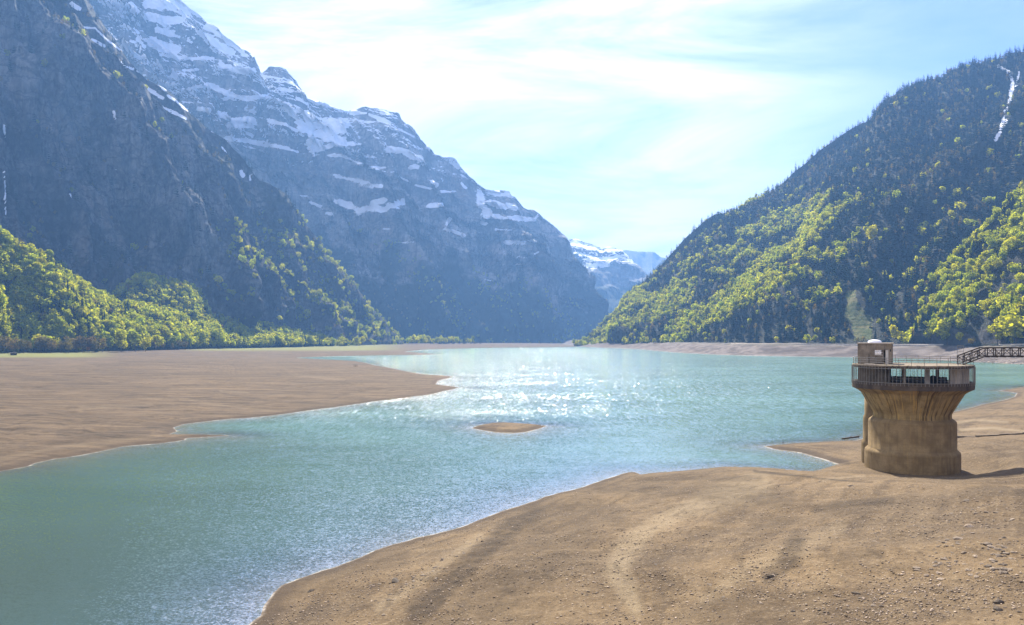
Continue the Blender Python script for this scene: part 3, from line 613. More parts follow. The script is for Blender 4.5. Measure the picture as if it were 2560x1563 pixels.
massif('right_mountain', E_RIDGE, E_FOOT, 620, 330, M['slope'], conc=.93, back=700, big=(260, 34), skew=-.45, rock=(80, 15), ribs=(30, 5), seed=71.0, taper=.4, vegfn=veg_E,
 snow=[([(2495,166),(2520,178),(2532,205),(2526,235)],11),([(2528,240),(2512,285),(2500,330)],9),([(2548,180),(2540,215)],7),([(2515,300),(2488,352)],10),([(2225,262),(2240,258)],6)])
massif('right_spur',
 [(2282,866,960),(2300,800,970),(2330,722,985),(2370,668,990),(2420,622,1000),(2480,560,1010),(2560,468,1030),(2660,380,1040),(2850,260,1040),(3200,150,950)],
 [(2266,866,960),(2290,865,930),(2330,864,895),(2370,864,862),(2420,863,830),(2480,863,795),(2560,862,752),(2660,862,715),(2850,868,650),(3200,885,560)],
 260, 170, M['slope'], conc=1.05, back=330, big=(90, 17), skew=-.35, rock=(40, 8), ribs=(14, 4), seed=83.0, taper=.5,
 vegfn=lambda P, nz, v: sm(.30, .5, nz))
massif('left_wooded_slope',
 [(-700,330,740),(-400,430,890),(-150,510,970),(0,596,1030),(104,664,1100),(187,716,1165),(290,766,1240),(400,798,1350),(520,830,1540),(640,852,1650),(760,862,1780)],
 [(-700,960,560),(-400,925,720),(-150,900,850),(0,890,930),(104,887,990),(187,883,1040),(290,879,1100),(400,873,1190),(520,870,1320),(640,869,1450),(760,868,1600)],
 240, 120, M['slope'], conc=1.15, back=350, big=(160, 20), skew=.3, rock=(50, 7), ribs=(30, 2), seed=97.0, taper=.6, vegfn=lambda P, nz, v: 1 + 0*nz)
massif('left_wooded_rise',
 [(230,770,1340),(290,735,1380),(345,700,1420),(400,704,1460),(447,716,1500),(500,744,1550),(560,775,1600),(665,822,1700),(748,842,1800),(840,858,1900),(900,866,1980)],
 [(230,860,1240),(290,862,1260),(345,864,1290),(400,866,1320),(447,867,1360),(500,868,1400),(560,869,1460),(665,869,1580),(748,869,1700),(840,869,1820),(900,870,1920)],
 170, 90, M['slope'], conc=1.1, back=250, big=(120, 12), skew=.3, rock=(50, 6), ribs=(30, 2), seed=103.0, taper=.6, vegfn=lambda P, nz, v: 1 + 0*nz)
MASS['ground'] = None
# ------------------------------------------------------------------ trees
rng = np.random.RandomState(42)
def leaf_quads(c, n, s, r, asp=1.0):
    """quads of size s centred at c facing n (both (m,3)), randomly turned"""
    m = len(c); a = np.cross(n, r.normal(size=(m, 3))); a /= np.linalg.norm(a, axis=1)[:, None] + 1e-9
    b = np.cross(n, a); b /= np.linalg.norm(b, axis=1)[:, None] + 1e-9
    s = np.asarray(s)[:, None]; a = a*s; b = b*s*asp
    V = np.stack([c - a - b*.6, c + a*.8 - b, c + a + b*.7, c - a*.7 + b], 1).reshape(-1, 3)
    return V, np.arange(4*m).reshape(m, 4)
def broadleaf_crown(seed, n, size, w=.36, zb=.18, lobes=9):
    r = np.random.RandomState(seed); c0 = np.array([0, 0, (1 + zb)/2]); rad = np.array([w, w, (1 - zb)/2])
    d = r.normal(size=(lobes, 3)); d /= np.linalg.norm(d, axis=1)[:, None]; d[:, 2] = d[:, 2]*.9 + .12
    lc = c0 + d*rad*r.uniform(.42, .68, (lobes, 1)); lr = r.uniform(.36, .52, lobes)*w*1.15
    k = r.randint(0, lobes, n); q = r.normal(size=(n, 3)); q /= np.linalg.norm(q, axis=1)[:, None]; q[:, 2] += .18
    p = lc[k] + q*(lr[k]*r.uniform(.62, 1.06, n))[:, None]*np.array([1, 1, 1.05])
    nn = q + r.normal(size=(n, 3))*.55; nn /= np.linalg.norm(nn, axis=1)[:, None]
    V, Fq = leaf_quads(p, nn, size*r.uniform(.6, 1.3, n), r); V[:, 2] = np.clip(V[:, 2], .03, 1.02); return V, Fq
def conifer_crown(seed, tiers, arms, w=.17, zb=.06):
    r = np.random.RandomState(seed); V = []
    for k in range(tiers):
        f = k/(tiers - 1.0); z = zb + (1 - zb)*(f**.92); rr = w*(1 - f)**.85*r.uniform(.85, 1.12) + .006
        m = max(4, int(arms*(1 - f*.45)))
        for j in range(m):
            a = 2*math.pi*(j + r.uniform(-.3, .3))/m + k; q = rr*r.uniform(.65, 1.18); h = .055*(1 - f*.4)
            ca, sa = math.cos(a), math.sin(a); wd = 2.3*rr/m*1.6 + .008
            mx, my = .55*q*ca, .55*q*sa
            V += [(0, 0, z + h), (mx - sa*wd, my + ca*wd, z - h*.15), (q*ca, q*sa, z - h*.85), (mx + sa*wd, my - ca*wd, z - h*.1)]
    V += [(-.012, 0, .93), (0, .012, .93), (.012, 0, .93), (0, 0, 1.03)]
    V = np.array(V); return V, np.arange(len(V)).reshape(-1, 4)
def trunk_arrays(seed, r0, h, limbs=4, spread=.25):
    r = np.random.RandomState(seed); b = MB(); z = 0; p = (0, 0, -.02); n = 4
    for k in range(n):
        q = (r.normal()*.008, r.normal()*.008, h*(k + 1)/n); b.tube(p, q, r0*(1 - .22*k), r0*(1 - .22*(k + 1)), 6, False); p = q
    for k in range(limbs):
        a = r.uniform(0, 6.28); zz = h*r.uniform(.35, .9); l = spread*r.uniform(.6, 1)
        b.tube((0, 0, zz), (l*math.cos(a), l*math.sin(a), zz + l*r.uniform(.7, 1.4)), r0*.45, r0*.15, 5, False)
    V = np.array(b.v); Fq = np.array(b.f); return V, Fq
def mesh_of(name, arr, mat):
    me = mesh_np(name, *arr); me.materials.append(mat); return me
KINDS = {
 'spruce': dict(name='spruce_tree', crown=[mesh_of('spruce_crown', conifer_crown(s, 15, 9, w), M['needle']) for s, w in ((1,.17),(2,.15),(3,.19),(4,.16),(5,.14),(6,.18))],
    trunk=[mesh_of('spruce_trunk', trunk_arrays(s, .012, .8, 0), M['bark']) for s in range(2)], far=[conifer_crown(s, 7, 6, w) for s, w in ((11,.18),(12,.16),(13,.2),(14,.15))], stuff='needle_stuff'),
 'beech': dict(name='broadleaf_tree', crown=[mesh_of('broadleaf_crown', broadleaf_crown(s, 620, .037, w, zb, lo), M['leaf']) for s, w, zb, lo in ((21,.36,.16,10),(22,.32,.2,9),(23,.40,.14,11),(24,.29,.15,8),(25,.38,.22,12),(26,.34,.12,10),(27,.30,.18,7),(28,.42,.18,12))],
    trunk=[mesh_of('broadleaf_trunk', trunk_arrays(s + 5, .018, .62, 5, .22), M['bark']) for s in range(3)], far=[broadleaf_crown(s, 120, .066, w, zb, lo) for s, w, zb, lo in ((31,.36,.1,9),(32,.27,.08,6),(33,.44,.14,12),(34,.34,.1,7),(35,.23,.06,5),(36,.40,.05,14),(37,.30,.1,10),(38,.48,.1,11))], stuff='leaf_stuff'),
 'bare': dict(name='budding_tree', crown=[mesh_of('budding_crown', broadleaf_crown(s, 300, .030, w, .10, 10), M['twig']) for s, w in ((41,.30),(42,.26),(43,.34),(44,.24))],
    trunk=[mesh_of('budding_trunk', trunk_arrays(s + 9, .015, .85, 9, .26), M['bark']) for s in range(3)], far=[broadleaf_crown(s, 60, .062, w, .06, 7) for s, w in ((51,.3),(52,.26),(53,.34))], stuff='twig_stuff'),
}
def lerp_grid(P, i, j, a, b):
    return P[i, j]*(1-a)*(1-b) + P[i+1, j]*a*(1-b) + P[i, j+1]*(1-a)*b + P[i+1, j+1]*a*b
def scatter(name, n, accept):
    """n points on a massif, spread evenly over its real area; accept(X, Y, P, nz, v) gives the chance to keep each"""
    P, nz, v, sn = MASS[name]
    e1 = P[1:, :-1] - P[:-1, :-1]; e2 = P[:-1, 1:] - P[:-1, :-1]
    ar = np.abs(np.cross(e1, e2)[..., 2]) + .45*np.linalg.norm(np.cross(e1, e2), axis=-1)
    X, Y = proj(P[:-1, :-1]); ar = ar*((X > -650) & (X < 3150) & (Y > -140))*(v[:-1, :-1] < 1.25)
    pr = (ar/ar.sum()).ravel(); k = rng.choice(len(pr), n, p=pr); i, j = np.unravel_index(k, ar.shape)
    a, b = rng.rand(n, 1), rng.rand(n, 1); Q = lerp_grid(P, i, j, a, b)
    X, Y = proj(Q); pa = accept(X, Y, Q, nz[i, j], v[i, j])*(sn[i, j] < .35)
    ok = rng.rand(n) < pa
    return Q[ok], X[ok], Y[ok]
TREES = []      # rows: kind, x, y, z, height, tint(3), zone
def put(kind, Q, h, tint, zone):
    for q, hh, tt in zip(Q, h, tint): TREES.append((kind, q[0], q[1], q[2], hh, tt, zone))
def tints(kind, n, warm=0.0):
    a = rng.rand(n, 1)
    if kind == 'beech':
        base = np.array([[.80, .92, .85]])*(1 - a) + np.array([[1.12, 1.05, .8]])*a
    elif kind == 'spruce': base = np.array([[.75, .85, .95]])*(1 - a) + np.array([[1.25, 1.2, 1.0]])*a
    else: base = np.array([[.85, .95, .9]])*(1 - a) + np.array([[1.2, 1.0, .9]])*a
    return base*rng.uniform(.7, 1.25, (n, 1))*(1 + warm*np.array([[.25, .0, -.2]]))
def forest(name, n, accept, p_leaf, p_bare, hs, zone):
    Q, X, Y = scatter(name, n, accept); m = len(Q); r = rng.rand(m)
    pl, pb = p_leaf(X, Y, Q), p_bare(X, Y, Q)
    kind = np.where(r < pl, 'beech', np.where(r < pl + pb, 'bare', 'spruce'))
    for kd in ('beech', 'spruce', 'bare'):
        s = kind == kd; h0, h1 = hs[kd]
        put(kd, Q[s], rng.uniform(h0, h1, s.sum())*rng.uniform(.5, 1.1, s.sum())**.9, tints(kd, s.sum()), zone)
def npatch(Q, s, o=0.0): return fbm(Q[:, 0]/s, Q[:, 1]/s, Q[:, 2]/s*.7 + o, 3)
BRIGHT = [(1400,868),(1480,800),(1560,745),(1660,690),(1750,640),(1850,575),(1950,520),(2090,480),(2160,500),(2130,600),(2110,650),(2000,700),(1900,770),(1780,820),(1700,862)]
def accE(X, Y, Q, nz, v):
    return np.where(inpoly(X, Y, MEADOW) | (segdist(X, Y, MEADOW, True) < 7), 0.0, 1.0)*np.where(nz > .1, 1, .5)
def leafE(X, Y, Q):
    b = inpoly(X, Y, BRIGHT); n = npatch(Q, 90)
    p = np.where(b, .54 + 1.8*n, .04 + .9*np.maximum(npatch(Q, 70, 3) - .2, 0)); p = np.where(X < 1580, np.maximum(p, .6 + n), p)
    p = np.where(Y < 470, p*.15, p)
    nf = sm(2110, 2180, X)*sm(2450, 2350, X)*sm(640, 700, Y); p = np.where(nf > .5, .08 + p*.2, p)
    nearF = sm(0, 40, X - (2560 - (Y - 437)*.75))*(X > 2250); p = np.maximum(p, nearF*.5)
    return np.clip(p, 0, .95)
def bareE(X, Y, Q): return np.clip(.10 + .55*np.maximum(npatch(Q, 120, 9), 0) + .10*(Y < 450), 0, .6)
forest('right_mountain', 33000, accE, leafE, bareE, dict(beech=(10, 17), spruce=(14, 24), bare=(8, 13)), 'far')
F_CLIFF = [(2395,640),(2560,600),(2600,760),(2500,800),(2420,760)]; F_CLIFF2 = [(2405,800),(2510,800),(2500,862),(2408,862)]
def accF(X, Y, Q, nz, v): return np.where(inpoly(X, Y, F_CLIFF2), .04, np.where((X > 2440) & (Y > 640) & (Y < 760), .25, 1.0))
def leafF(X, Y, Q): return np.clip(np.where((X < 2330) & (Y > 660), .3, .80) + .8*npatch(Q, 40), .05, .97)
forest('right_spur', 5600, accF, leafF, lambda X, Y, Q: .08 + 0*X, dict(beech=(10, 17), spruce=(13, 21), bare=(8, 12)), 'spur')
def leafG(X, Y, Q): return np.clip(.93 + 1.0*npatch(Q, 55), .25, .98)
def bareG(X, Y, Q): return np.clip(.06 + .5*sm(820, 860, Y)*(X < 420), 0, .6)
HG = dict(beech=(11, 18), spruce=(14, 24), bare=(11, 17))
forest('left_wooded_slope', 16500, lambda X, Y, Q, nz, v: 1.0 + 0*X, leafG, bareG, HG, 'woods')
forest('left_wooded_rise', 4200, lambda X, Y, Q, nz, v: 1.0 + 0*X, lambda X, Y, Q: np.clip(.78 + .8*npatch(Q, 70), .1, .95), lambda X, Y, Q: .03 + 0*X, HG, 'woods')
HC = dict(beech=(12, 20), spruce=(14, 25), bare=(9, 15))
LOWEDGE = [(607,595),(663,654),(750,703),(838,770),(900,830)]
def accA(X, Y, Q, nz, v):
    d = segdist(X, Y, LOWEDGE); top = sm(.90, 1.0, v)
    return np.clip(.9*sm(.45, .62, nz)*sm(.0, .2, v + .1) + .85*top + 1.0*(d < 36), 0, 1)*np.where((Y > 560) & (v < .5) & (X < 480), .9, 1)
forest('near_cliff', 4200, accA, lambda X, Y, Q: np.clip(.04 + 1.0*(segdist(X, Y, LOWEDGE) < 40) + .7*sm(590, 640, Y)*(X > 560), 0, .85), lambda X, Y, Q: np.clip(.3 + .5*npatch(Q, 90, 4), 0, .6), HC, 'cliff')
def leafA2(X, Y, Q): return np.clip(  .75*sm(500, 640, Y)*(1 + 1.2*npatch(Q, 80, 6)), 0, .8)
forest('wooded_shoulder', 6000, lambda X, Y, Q, nz, v: np.clip(sm(.28, .45, nz)*(.35 + .65*sm(300, 480, Y)), 0, 1), leafA2, lambda X, Y, Q: np.clip(.25 + .5*npatch(Q, 110, 5), 0, .6), HC, 'cliff')
SPURS = [[(900,560),(1002,635),(1095,730),(1142,800)],[(1188,705),(1272,765),(1328,800)],[(1305,722),(1400,770),(1450,830)],[(960,830),(1010,862)],[(1020,830),(1180,862)]]
def spurd(X, Y): return np.min([segdist(X, Y, s) for s in SPURS], 0)
forest('snowy_massif', 16000, lambda X, Y, Q, nz, v: sm(600, 260, Q[:, 2] + 200*npatch(Q, 190, 3)), lambda X, Y, Q: np.clip(1.0*sm(44, 8, spurd(X, Y))*sm(560, 640, Y)*np.clip(.7 + 1.6*npatch(Q, 110, 8), 0, 1.3) + .35*sm(780, 850, Y), 0, .85), lambda X, Y, Q: .2 + 0*X, dict(beech=(13, 20), spruce=(14, 24), bare=(10, 15)), 'cliff')
forest('right_mountain', 500, lambda X, Y, Q, nz, v: 1.0*(v < .06), leafE, lambda X, Y, Q: .1 + 0*X, dict(beech=(12, 18), spruce=(18, 28), bare=(9, 14)), 'shore')

def on_ground(x, y):
    z = 2.0
    for _ in range(25):
        Y = F*(H_CAM - z)/(y - HY); X = (x - CX)/F*Y; z = z*.4 + .6*max(float(ground_height(X, Y)[0]), 0)
    return X, Y, z
def row(kind, pts, n, hs, zone, dep=30):
    c = np.array(pts, float); s = np.linspace(0, 1, n)*(len(c) - 1); i = np.minimum(s.astype(int), len(c) - 2); f = (s - i)[:, None]
    q = c[i]*(1 - f) + c[i+1]*f + rng.normal(size=(n, 2))*np.array([6, 8.0])
    Q = np.array([(a, b, float(ground_height(a, b)[0])) for a, b in q]); Q[:, 2] = np.maximum(Q[:, 2], .5)
    put(kind, Q, rng.uniform(hs[0], hs[1], n), tints(kind, n), zone)
def gp(*p): return [((x - CX)/F*Y, Y) for x, Y in p]
# the row of trees along the old shoreline by the brown flats
row('bare', gp((-40, 900), (60, 935), (130, 960), (200, 985), (250, 1010)), 40, (14, 24), 'beach')
row('bare', gp((390, 1160), (420, 1190), (450, 1210)), 9, (10, 17), 'beach')
row('beech', gp((20, 960), (150, 985), (260, 1040), (420, 1180), (480, 1290), (600, 1420), (720, 1570), (830, 1740), (900, 1880)), 60, (12, 24), 'beach')
row('spruce', gp((60, 965), (230, 1010), (430, 1200), (620, 1460), (760, 1640), (880, 1840)), 26, (14, 25), 'beach')
row('beech', gp((760, 1620), (790, 1650), (850, 1800), (880, 1840)), 14, (14, 24), 'beach')
row('spruce', gp((748, 1660), (800, 1720), (850, 1830)), 18, (20, 28), 'beach')
row('beech', gp((1020, 2150), (1060, 2230), (1110, 2320), (1180, 2420)), 34, (16, 30), 'valley')
row('spruce', gp((1080, 2300), (1130, 2350), (1190, 2430)), 24, (16, 28), 'valley')
def at_mass(name, x, y):
    P, nz, v, sn = MASS[name]; X, Y = proj(P); d = (X - x)**2 + (Y - y)**2 + 1e6*(v > 1.0); i = np.unravel_index(d.argmin(), d.shape); return tuple(P[i])
SPECIAL = []    # trees one can point to, each with a label of its own
def special(kind, q, h, tint, label, w=1.0): SPECIAL.append((kind, q, h, tint, label, w))
def gq(x, Y): X = (x - CX)/F*Y; return (X, Y, float(ground_height(X, Y)[0]))
special('beech', gq(303, 1035), 29, (1.0, 1.0, .9), 'tall round fresh green tree standing apart at the end of the brown flats', 1.0)
special('beech', gq(338, 1050), 31, (.9, .97, .85), 'tallest of the round green trees where the woods meet the brown flats', .95)
special('beech', gq(363, 1065), 24, (1.1, 1.05, .8), 'smaller round green tree leaning out over the edge of the brown flats', .9)
special('beech', gq(222, 1010), 15, (1.9, .85, .4), 'small orange leaved tree in the woods behind the leafless trees')
special('bare', gq(172, 940), 17, (1.1, 1.1, .8), 'slender leafless tree with a bare trunk alone on the grass by the flats', .9)
special('beech', at_mass('right_mountain', 2185, 612), 32, (1.15, 1.05, .8), 'big round pale green tree alone in dark spruces high on the slope', .85)
special('beech', at_mass('right_spur', 2368, 862), 29, (1.05, 1.03, .75), 'huge round yellow-green tree over the shore road beside grey rock', 1.45)
special('beech', at_mass('right_spur', 2540, 862), 31, (1.1, 1.06, .7), 'broad bright green tree over the road above the footbridge truss', 1.5)
special('beech', at_mass('right_spur', 2495, 866), 22, (1.1, 1.06, .7), 'lower bright green tree hugging the rock above the footbridge', 1.3)
special('beech', at_mass('right_mountain', 2236, 862), 26, (1.2, 1.08, .7), 'narrow yellow-green tree in front of dark spruces behind the tower', .75)
special('beech', at_mass('right_spur', 2430, 872), 8, (1.5, 1.1, .6), 'small yellow bush beside the shore road behind the footbridge', 1.2)

def tree_object(kind, q, h, tint, label, group=None, w=1.0, i=0):
    k = KINDS[kind]; r = tag(bpy.data.objects.new(k['name'], None), label, 'tree', group); COL.objects.link(r)
    r.location = (q[0], q[1], q[2] - .4); r.rotation_euler = (0, 0, rng.uniform(0, 6.28)); r.scale = (h*w, h*w, h); r.empty_display_size = .1
    for part in ('crown', 'trunk'):
        o = bpy.data.objects.new(part, k[part][i % len(k[part])]); COL.objects.link(o); o.parent = r; o.color = (*[float(c) for c in tint], 1)
    return r
ZONE = {
 ('beech','woods'): 'fresh green broadleaf tree in the woods between brown flats and shaded cliff',
 ('beech','beach'): 'green broadleaf tree in the row at the edge of the brown flats',
 ('beech','spur'): 'bright yellow-green broadleaf tree on the steep spur above the footbridge',
 ('beech','far'): 'spring green broadleaf tree among spruces on the slope behind the tower',
 ('beech','shore'): 'spring green broadleaf tree by the bare bank at the foot of the slope',
 ('beech','cliff'): 'pale green broadleaf tree on a ledge of the shaded cliff',
 ('beech','valley'): 'pale green broadleaf tree at the far head of the lake',
 ('spruce','woods'): 'dark spruce rising from the green woods below the shaded cliff',
 ('spruce','beach'): 'dark spruce in the row at the edge of the brown flats',
 ('spruce','spur'): 'dark spruce among bright broadleaf trees on the steep spur above the footbridge',
 ('spruce','far'): 'dark spruce in the forest on the slope behind the tower',
 ('spruce','shore'): 'tall dark spruce by the bare bank at the foot of the forested slope',
 ('spruce','cliff'): 'small dark spruce on a ledge of the shaded cliff',
 ('spruce','valley'): 'dark spruce at the far head of the lake',
 ('bare','woods'): 'brown budding tree in the green woods below the shaded cliff',
 ('bare','beach'): 'brown nearly leafless tree in the row beside the brown flats',
 ('bare','spur'): 'brown nearly leafless tree on the steep spur above the footbridge',
 ('bare','far'): 'brown nearly leafless tree in the forest behind the tower',
 ('bare','shore'): 'brown nearly leafless tree by the bare bank of the forested slope',
 ('bare','cliff'): 'brown nearly leafless tree on the shaded cliff',
 ('bare','valley'): 'brown nearly leafless tree at the far head of the lake'}
GROUP = {'beech': 'broadleaf trees', 'spruce': 'spruces', 'bare': 'budding trees'}
GZONE = {'woods': 'in the woods below the cliff', 'beach': 'along the edge of the brown flats', 'spur': 'on the spur above the footbridge', 'far': 'on the slope behind the tower',
         'shore': 'along the bare bank', 'cliff': 'on the shaded cliff', 'valley': 'at the head of the lake'}
for i, (kind, q, h, tint, label, w) in enumerate(SPECIAL): tree_object(kind, q, h, tint, label, None, w, i)
MASSLABEL = {'beech': ('broadleaf_forest', 'spring green broadleaf forest covering the valley sides', 'forest'),
             'spruce': ('spruce_forest', 'dark spruce forest covering the valley sides', 'forest'),
             'bare': ('budding_forest', 'brown leafless woods scattered over the valley sides', 'woods')}
# what stands behind a ridge or below the frame cannot be seen, so those stay in the mass
for kind, cap in (('beech', 292), ('spruce', 296), ('bare', 120)):
    T = [t_ for t_ in TREES if t_[0] == kind]
    A = np.array([t_[1:5] for t_ in T]); X, Y = proj(A[:, :3]); size = A[:, 3]/A[:, 1]*np.where((X > 5) & (X < 2555) & (Y > 20), 1, 0)
    front = np.array([{'beach': 1.5, 'shore': 1.25, 'spur': 1.15, 'valley': 1.0, 'woods': 1.0, 'far': .95, 'cliff': .3}[t_[6]] for t_ in T])
    order = np.argsort(-size*front); own = set(order[:cap].tolist())
    for n_, j in enumerate(order[:cap]):
        t_ = T[j]; tree_object(kind, t_[1:4], t_[4], t_[5], ZONE[(kind, t_[6])], GROUP[kind] + ' ' + GZONE[t_[6]], rng.uniform(.85, 1.2), int(rng.randint(100)))
    rest = [t_ for j, t_ in enumerate(T) if j not in own]; k = KINDS[kind]; VV, FF, CC, base = [], [], [], 0
    which = rng.randint(0, len(k['far']), len(rest))
    for m_, (tv, tf) in enumerate(k['far']):
        sel = [t_ for t_, w_ in zip(rest, which) if w_ == m_]
        if not sel: continue
        a = rng.uniform(0, 6.28, len(sel)); ca, sa = np.cos(a)[:, None], np.sin(a)[:, None]
        p = np.array([t_[1:4] for t_ in sel]); h = np.array([t_[4] for t_ in sel])[:, None]; tt = np.array([t_[5] for t_ in sel]).reshape(-1, 3)
        w_ = h*rng.uniform(.85, 1.2, (len(sel), 1))
        vx = p[:, :1] + w_*(ca*tv[:, 0] - sa*tv[:, 1]); vy = p[:, 1:2] + w_*(sa*tv[:, 0] + ca*tv[:, 1]); vz = p[:, 2:3] - .4 + h*tv[:, 2]
        VV.append(np.stack([vx, vy, vz], -1).reshape(-1, 3)); nv_ = len(tv)
        FF.append((tf[None] + (base + np.arange(len(sel))*nv_)[:, None, None]).reshape(-1, 4)); base += nv_*len(sel)
        CC.append(np.concatenate([np.repeat(tt, nv_, 0), np.ones((len(sel)*nv_, 1))], 1))
    nm, lb, ct = MASSLABEL[kind]
    me = mesh_np(nm, np.concatenate(VV), np.concatenate(FF), False, {'tint': ('FLOAT_COLOR', np.concatenate(CC))})
    tag(link(nm, me, M[k['stuff']]), lb, ct, None, 'stuff')

# ------------------------------------------------------------------ intake tower (local x to the right as seen from the dam, y away from it)
ANG = -math.atan2(TX, TY); Z0 = 1.5
tower = tag(bpy.data.objects.new('intake_tower', None), 'round stepped concrete water intake tower with railed deck standing on the beach', 'tower')
COL.objects.link(tower); tower.location = (TX, TY, Z0); tower.rotation_euler = (0, 0, ANG)
def tp(mb, name, mat, parent=None):
    o = mb.build(name, mat, parent or tower)
    if parent is None: o.location = (0, 0, -Z0)
    return o
def chamfer(pts): return pts
b = MB(); b.lathe([(6.70,-1.5),(6.68,4.42),(6.62,4.66),(6.50,4.80),(6.24,5.02),(6.17,5.06),(6.15,9.02),(6.10,9.26),(5.98,9.42),(5.58,9.72),(5.48,9.76)], 96)
tp(b, 'base_drum', M['mud_concrete'])
b = MB(); b.lathe([(5.47,9.76),(5.46,10.4),(5.62,10.75),(6.1,11.6),(6.6,12.5),(7.05,13.25),(7.2,13.55)], 96); b.lathe([(7.2,13.55),(7.6,13.85),(8.2,14.18),(8.4,14.28)], 96)
tp(b, 'flared_head', M['streak_concrete'])
b = MB(); b.lathe([(8.4,14.28),(8.5,14.30),(8.5,15.06),(8.42,15.12),(0.2,15.14)], 24, smooth=False); b.ring(8.06, 8.42, 15.13, 15.3, 24)
tp(b, 'gallery_floor', M['dark_concrete'])
b = MB(); b.lathe([(.1,17.52),(8.36,17.52),(8.38,17.72)], 24, smooth=False); tp(b, 'roof_beam', M['dark_concrete'])
b = MB(); b.lathe([(8.38,17.722),(8.48,17.722),(8.48,17.93),(8.40,17.96),(.1,17.98)], 24, smooth=False); tp(b, 'roof_slab', M['grey_concrete'])
b = MB(); b.box(-7.45, -3.35, -2.6, 2.4, 15.13, 17.53); b.box(-3.36, -2.9, -1.2, 1.6, 15.13, 17.53); tp(b, 'stair_block', M['grey_concrete'])
for x0, x1, y0, y1 in ((-1.2,-.75,-6.2,-5.7),(1.72,2.45,-3.6,-2.6),(5.05,6.62,-3.0,-.6),(6.75,7.72,-1.2,1.8),(-1.5,-1.0,6.4,6.9),(3.4,3.9,6.2,6.7)):
    b = MB(); b.box(x0, x1, y0, y1, 15.13, 17.53); tp(b, 'pier', M['light_concrete' if x0 > 1 else 'grey_concrete'])
b = MB(); b.tube((-3.0,2.6,15.6),(4.9,2.6,15.6), .34, n=20)
for k in range(4): b.tube((-2.4+2.2*k,2.6,15.6),(-2.25+2.2*k,2.6,15.6), .42, n=20)
tp(b, 'gate_pipe', M['steel'])
b = MB(); b.tube((2.9,-1.6,15.14),(2.9,-1.6,15.35), .62, n=18); b.tube((2.9,-1.9,15.72),(2.9,-1.2,15.72), .6, n=20); tp(b, 'gate_motor', M['black'])
cage = bpy.data.objects.new('gallery_railing', None); COL.objects.link(cage); cage.parent = tower; cage.location = (0, 0, -Z0)
b = MB(); b.ring(8.43, 8.47, 17.44, 17.5, 96); b.ring(8.43, 8.47, 15.32, 15.38, 96); tp(b, 'rail', M['steel'], cage)
bar = None
for k in range(100):
    a = 2*math.pi*(k + .3)/100
    if bar is None:
        b = MB(); b.tube((0,0,14.95),(0,0,17.72),   .03, n=6); bar = tp(b, 'bar', M['steel'], cage)
        q = bar
    else:
        q = bar.copy(); COL.objects.link(q); q.parent = cage
    q.location = (8.52*math.cos(a), 8.52*math.sin(a), 0)
b = MB()
for z_ in (18.32, 18.66, 19.0): b.ring(8.27, 8.34, z_, z_ + .06, 72, R(2), R(328))
tp(b, 'deck_rail', M['steel'])
for k in range(29):
    a = R(2) + R(326)*k/28
    b = MB(); b.tube((8.3*math.cos(a), 8.3*math.sin(a), 17.95), (8.3*math.cos(a), 8.3*math.sin(a), 19.05), .04, n=6); tp(b, 'rail_post', M['steel'])
# machine cabin on the deck: four real walls with window and door openings
cab = bpy.data.objects.new('cabin', None); COL.objects.link(cab); cab.parent = tower; cab.location = (0, 0, -Z0)
x0, x1, y0, y1, zb, zt, th = -7.55, -2.65, -2.2, 2.0, 17.985, 21.1, .22
b = MB(); wx0, wx1, wz0, wz1 = -5.10, -4.02, 19.42, 20.12; dx0, dx1, dz1 = -3.86, -3.18, 20.16
b.box(x0, wx0, y0, y0+th, zb, zt); b.box(wx0, wx1, y0, y0+th, zb, wz0); b.box(wx0, wx1, y0, y0+th, wz1, zt); b.box(wx1, dx0, y0, y0+th, zb, zt)
b.box(dx0, dx1, y0, y0+th, dz1, zt); b.box(dx1, x1, y0, y0+th, zb, zt)
b.box(x0, x0+th, y0+th, y1-th, zb, zt); b.box(x1-th, x1, y0+th, y1-th, zb, zt)
b.box(x0, -5.4, y1-th, y1, zb, zt); b.box(-5.4, -4.3, y1-th, y1, zb, 19.0); b.box(-5.4, -4.3, y1-th, y1, 20.2, zt); b.box(-4.3, x1, y1-th, y1, zb, zt)
tp(b, 'wall', M['grey_concrete'], cab)
b = MB(); b.box(x0-.1, x1+.1, y0-.1, y1+.1, zt+.002, zt+.16); tp(b, 'roof', M['light_concrete'], cab)
b = MB(); b.box(dx0+.26, dx1-.02, y0+.06, y0+.12, zb, dz1-.03); b.tube((dx1-.12, y0+.02, 19.0), (dx1-.12, y0+.08, 19.0), .03, n=8); tp(b, 'door', M['door'], cab)
b = MB(); b.box(wx0-.04, wx1+.04, y0-.05, y0+.02, wz0-.12, wz0-.01); tp(b, 'window_sill', M['light_concrete'], cab)
b = MB(); b.box(wx0, wx1, y0+.05, y0+.1, wz0+.3, wz0+.36); b.box(wx0+.62, wx0+.68, y0+.051, y0+.099, wz0, wz1); tp(b, 'window_bars', M['white'], cab)
b = MB(); b.box(-2.98, -2.84, y0-.04, y0-.002, 19.9, 20.25); tp(b, 'lamp_box', M['black'], cab)
b = MB(); prof = [(.98, zt+.16), (.98, zt+.30)] + [(.98*math.cos(t_), zt+.30+.34*math.sin(t_)) for t_ in np.linspace(0, math.pi/2-.02, 9)]
b.lathe(prof, 40, c=(-5.2, -.2)); tp(b, 'skylight_dome', M['white'], cab)
b = MB(); b.add([(-6.85,-7.35,18.42),(-6.55,-7.3,18.42),(-6.2,-7.6,17.99),(-5.6,-7.55,17.99),(-6.85,-7.25,18.36),(-6.55,-7.2,18.36),(-6.2,-7.5,17.93),(-5.6,-7.45,17.93)],
     [(0,1,3,2),(4,6,7,5),(0,4,5,1),(2,3,7,6),(0,2,6,4),(1,5,7,3)]); 
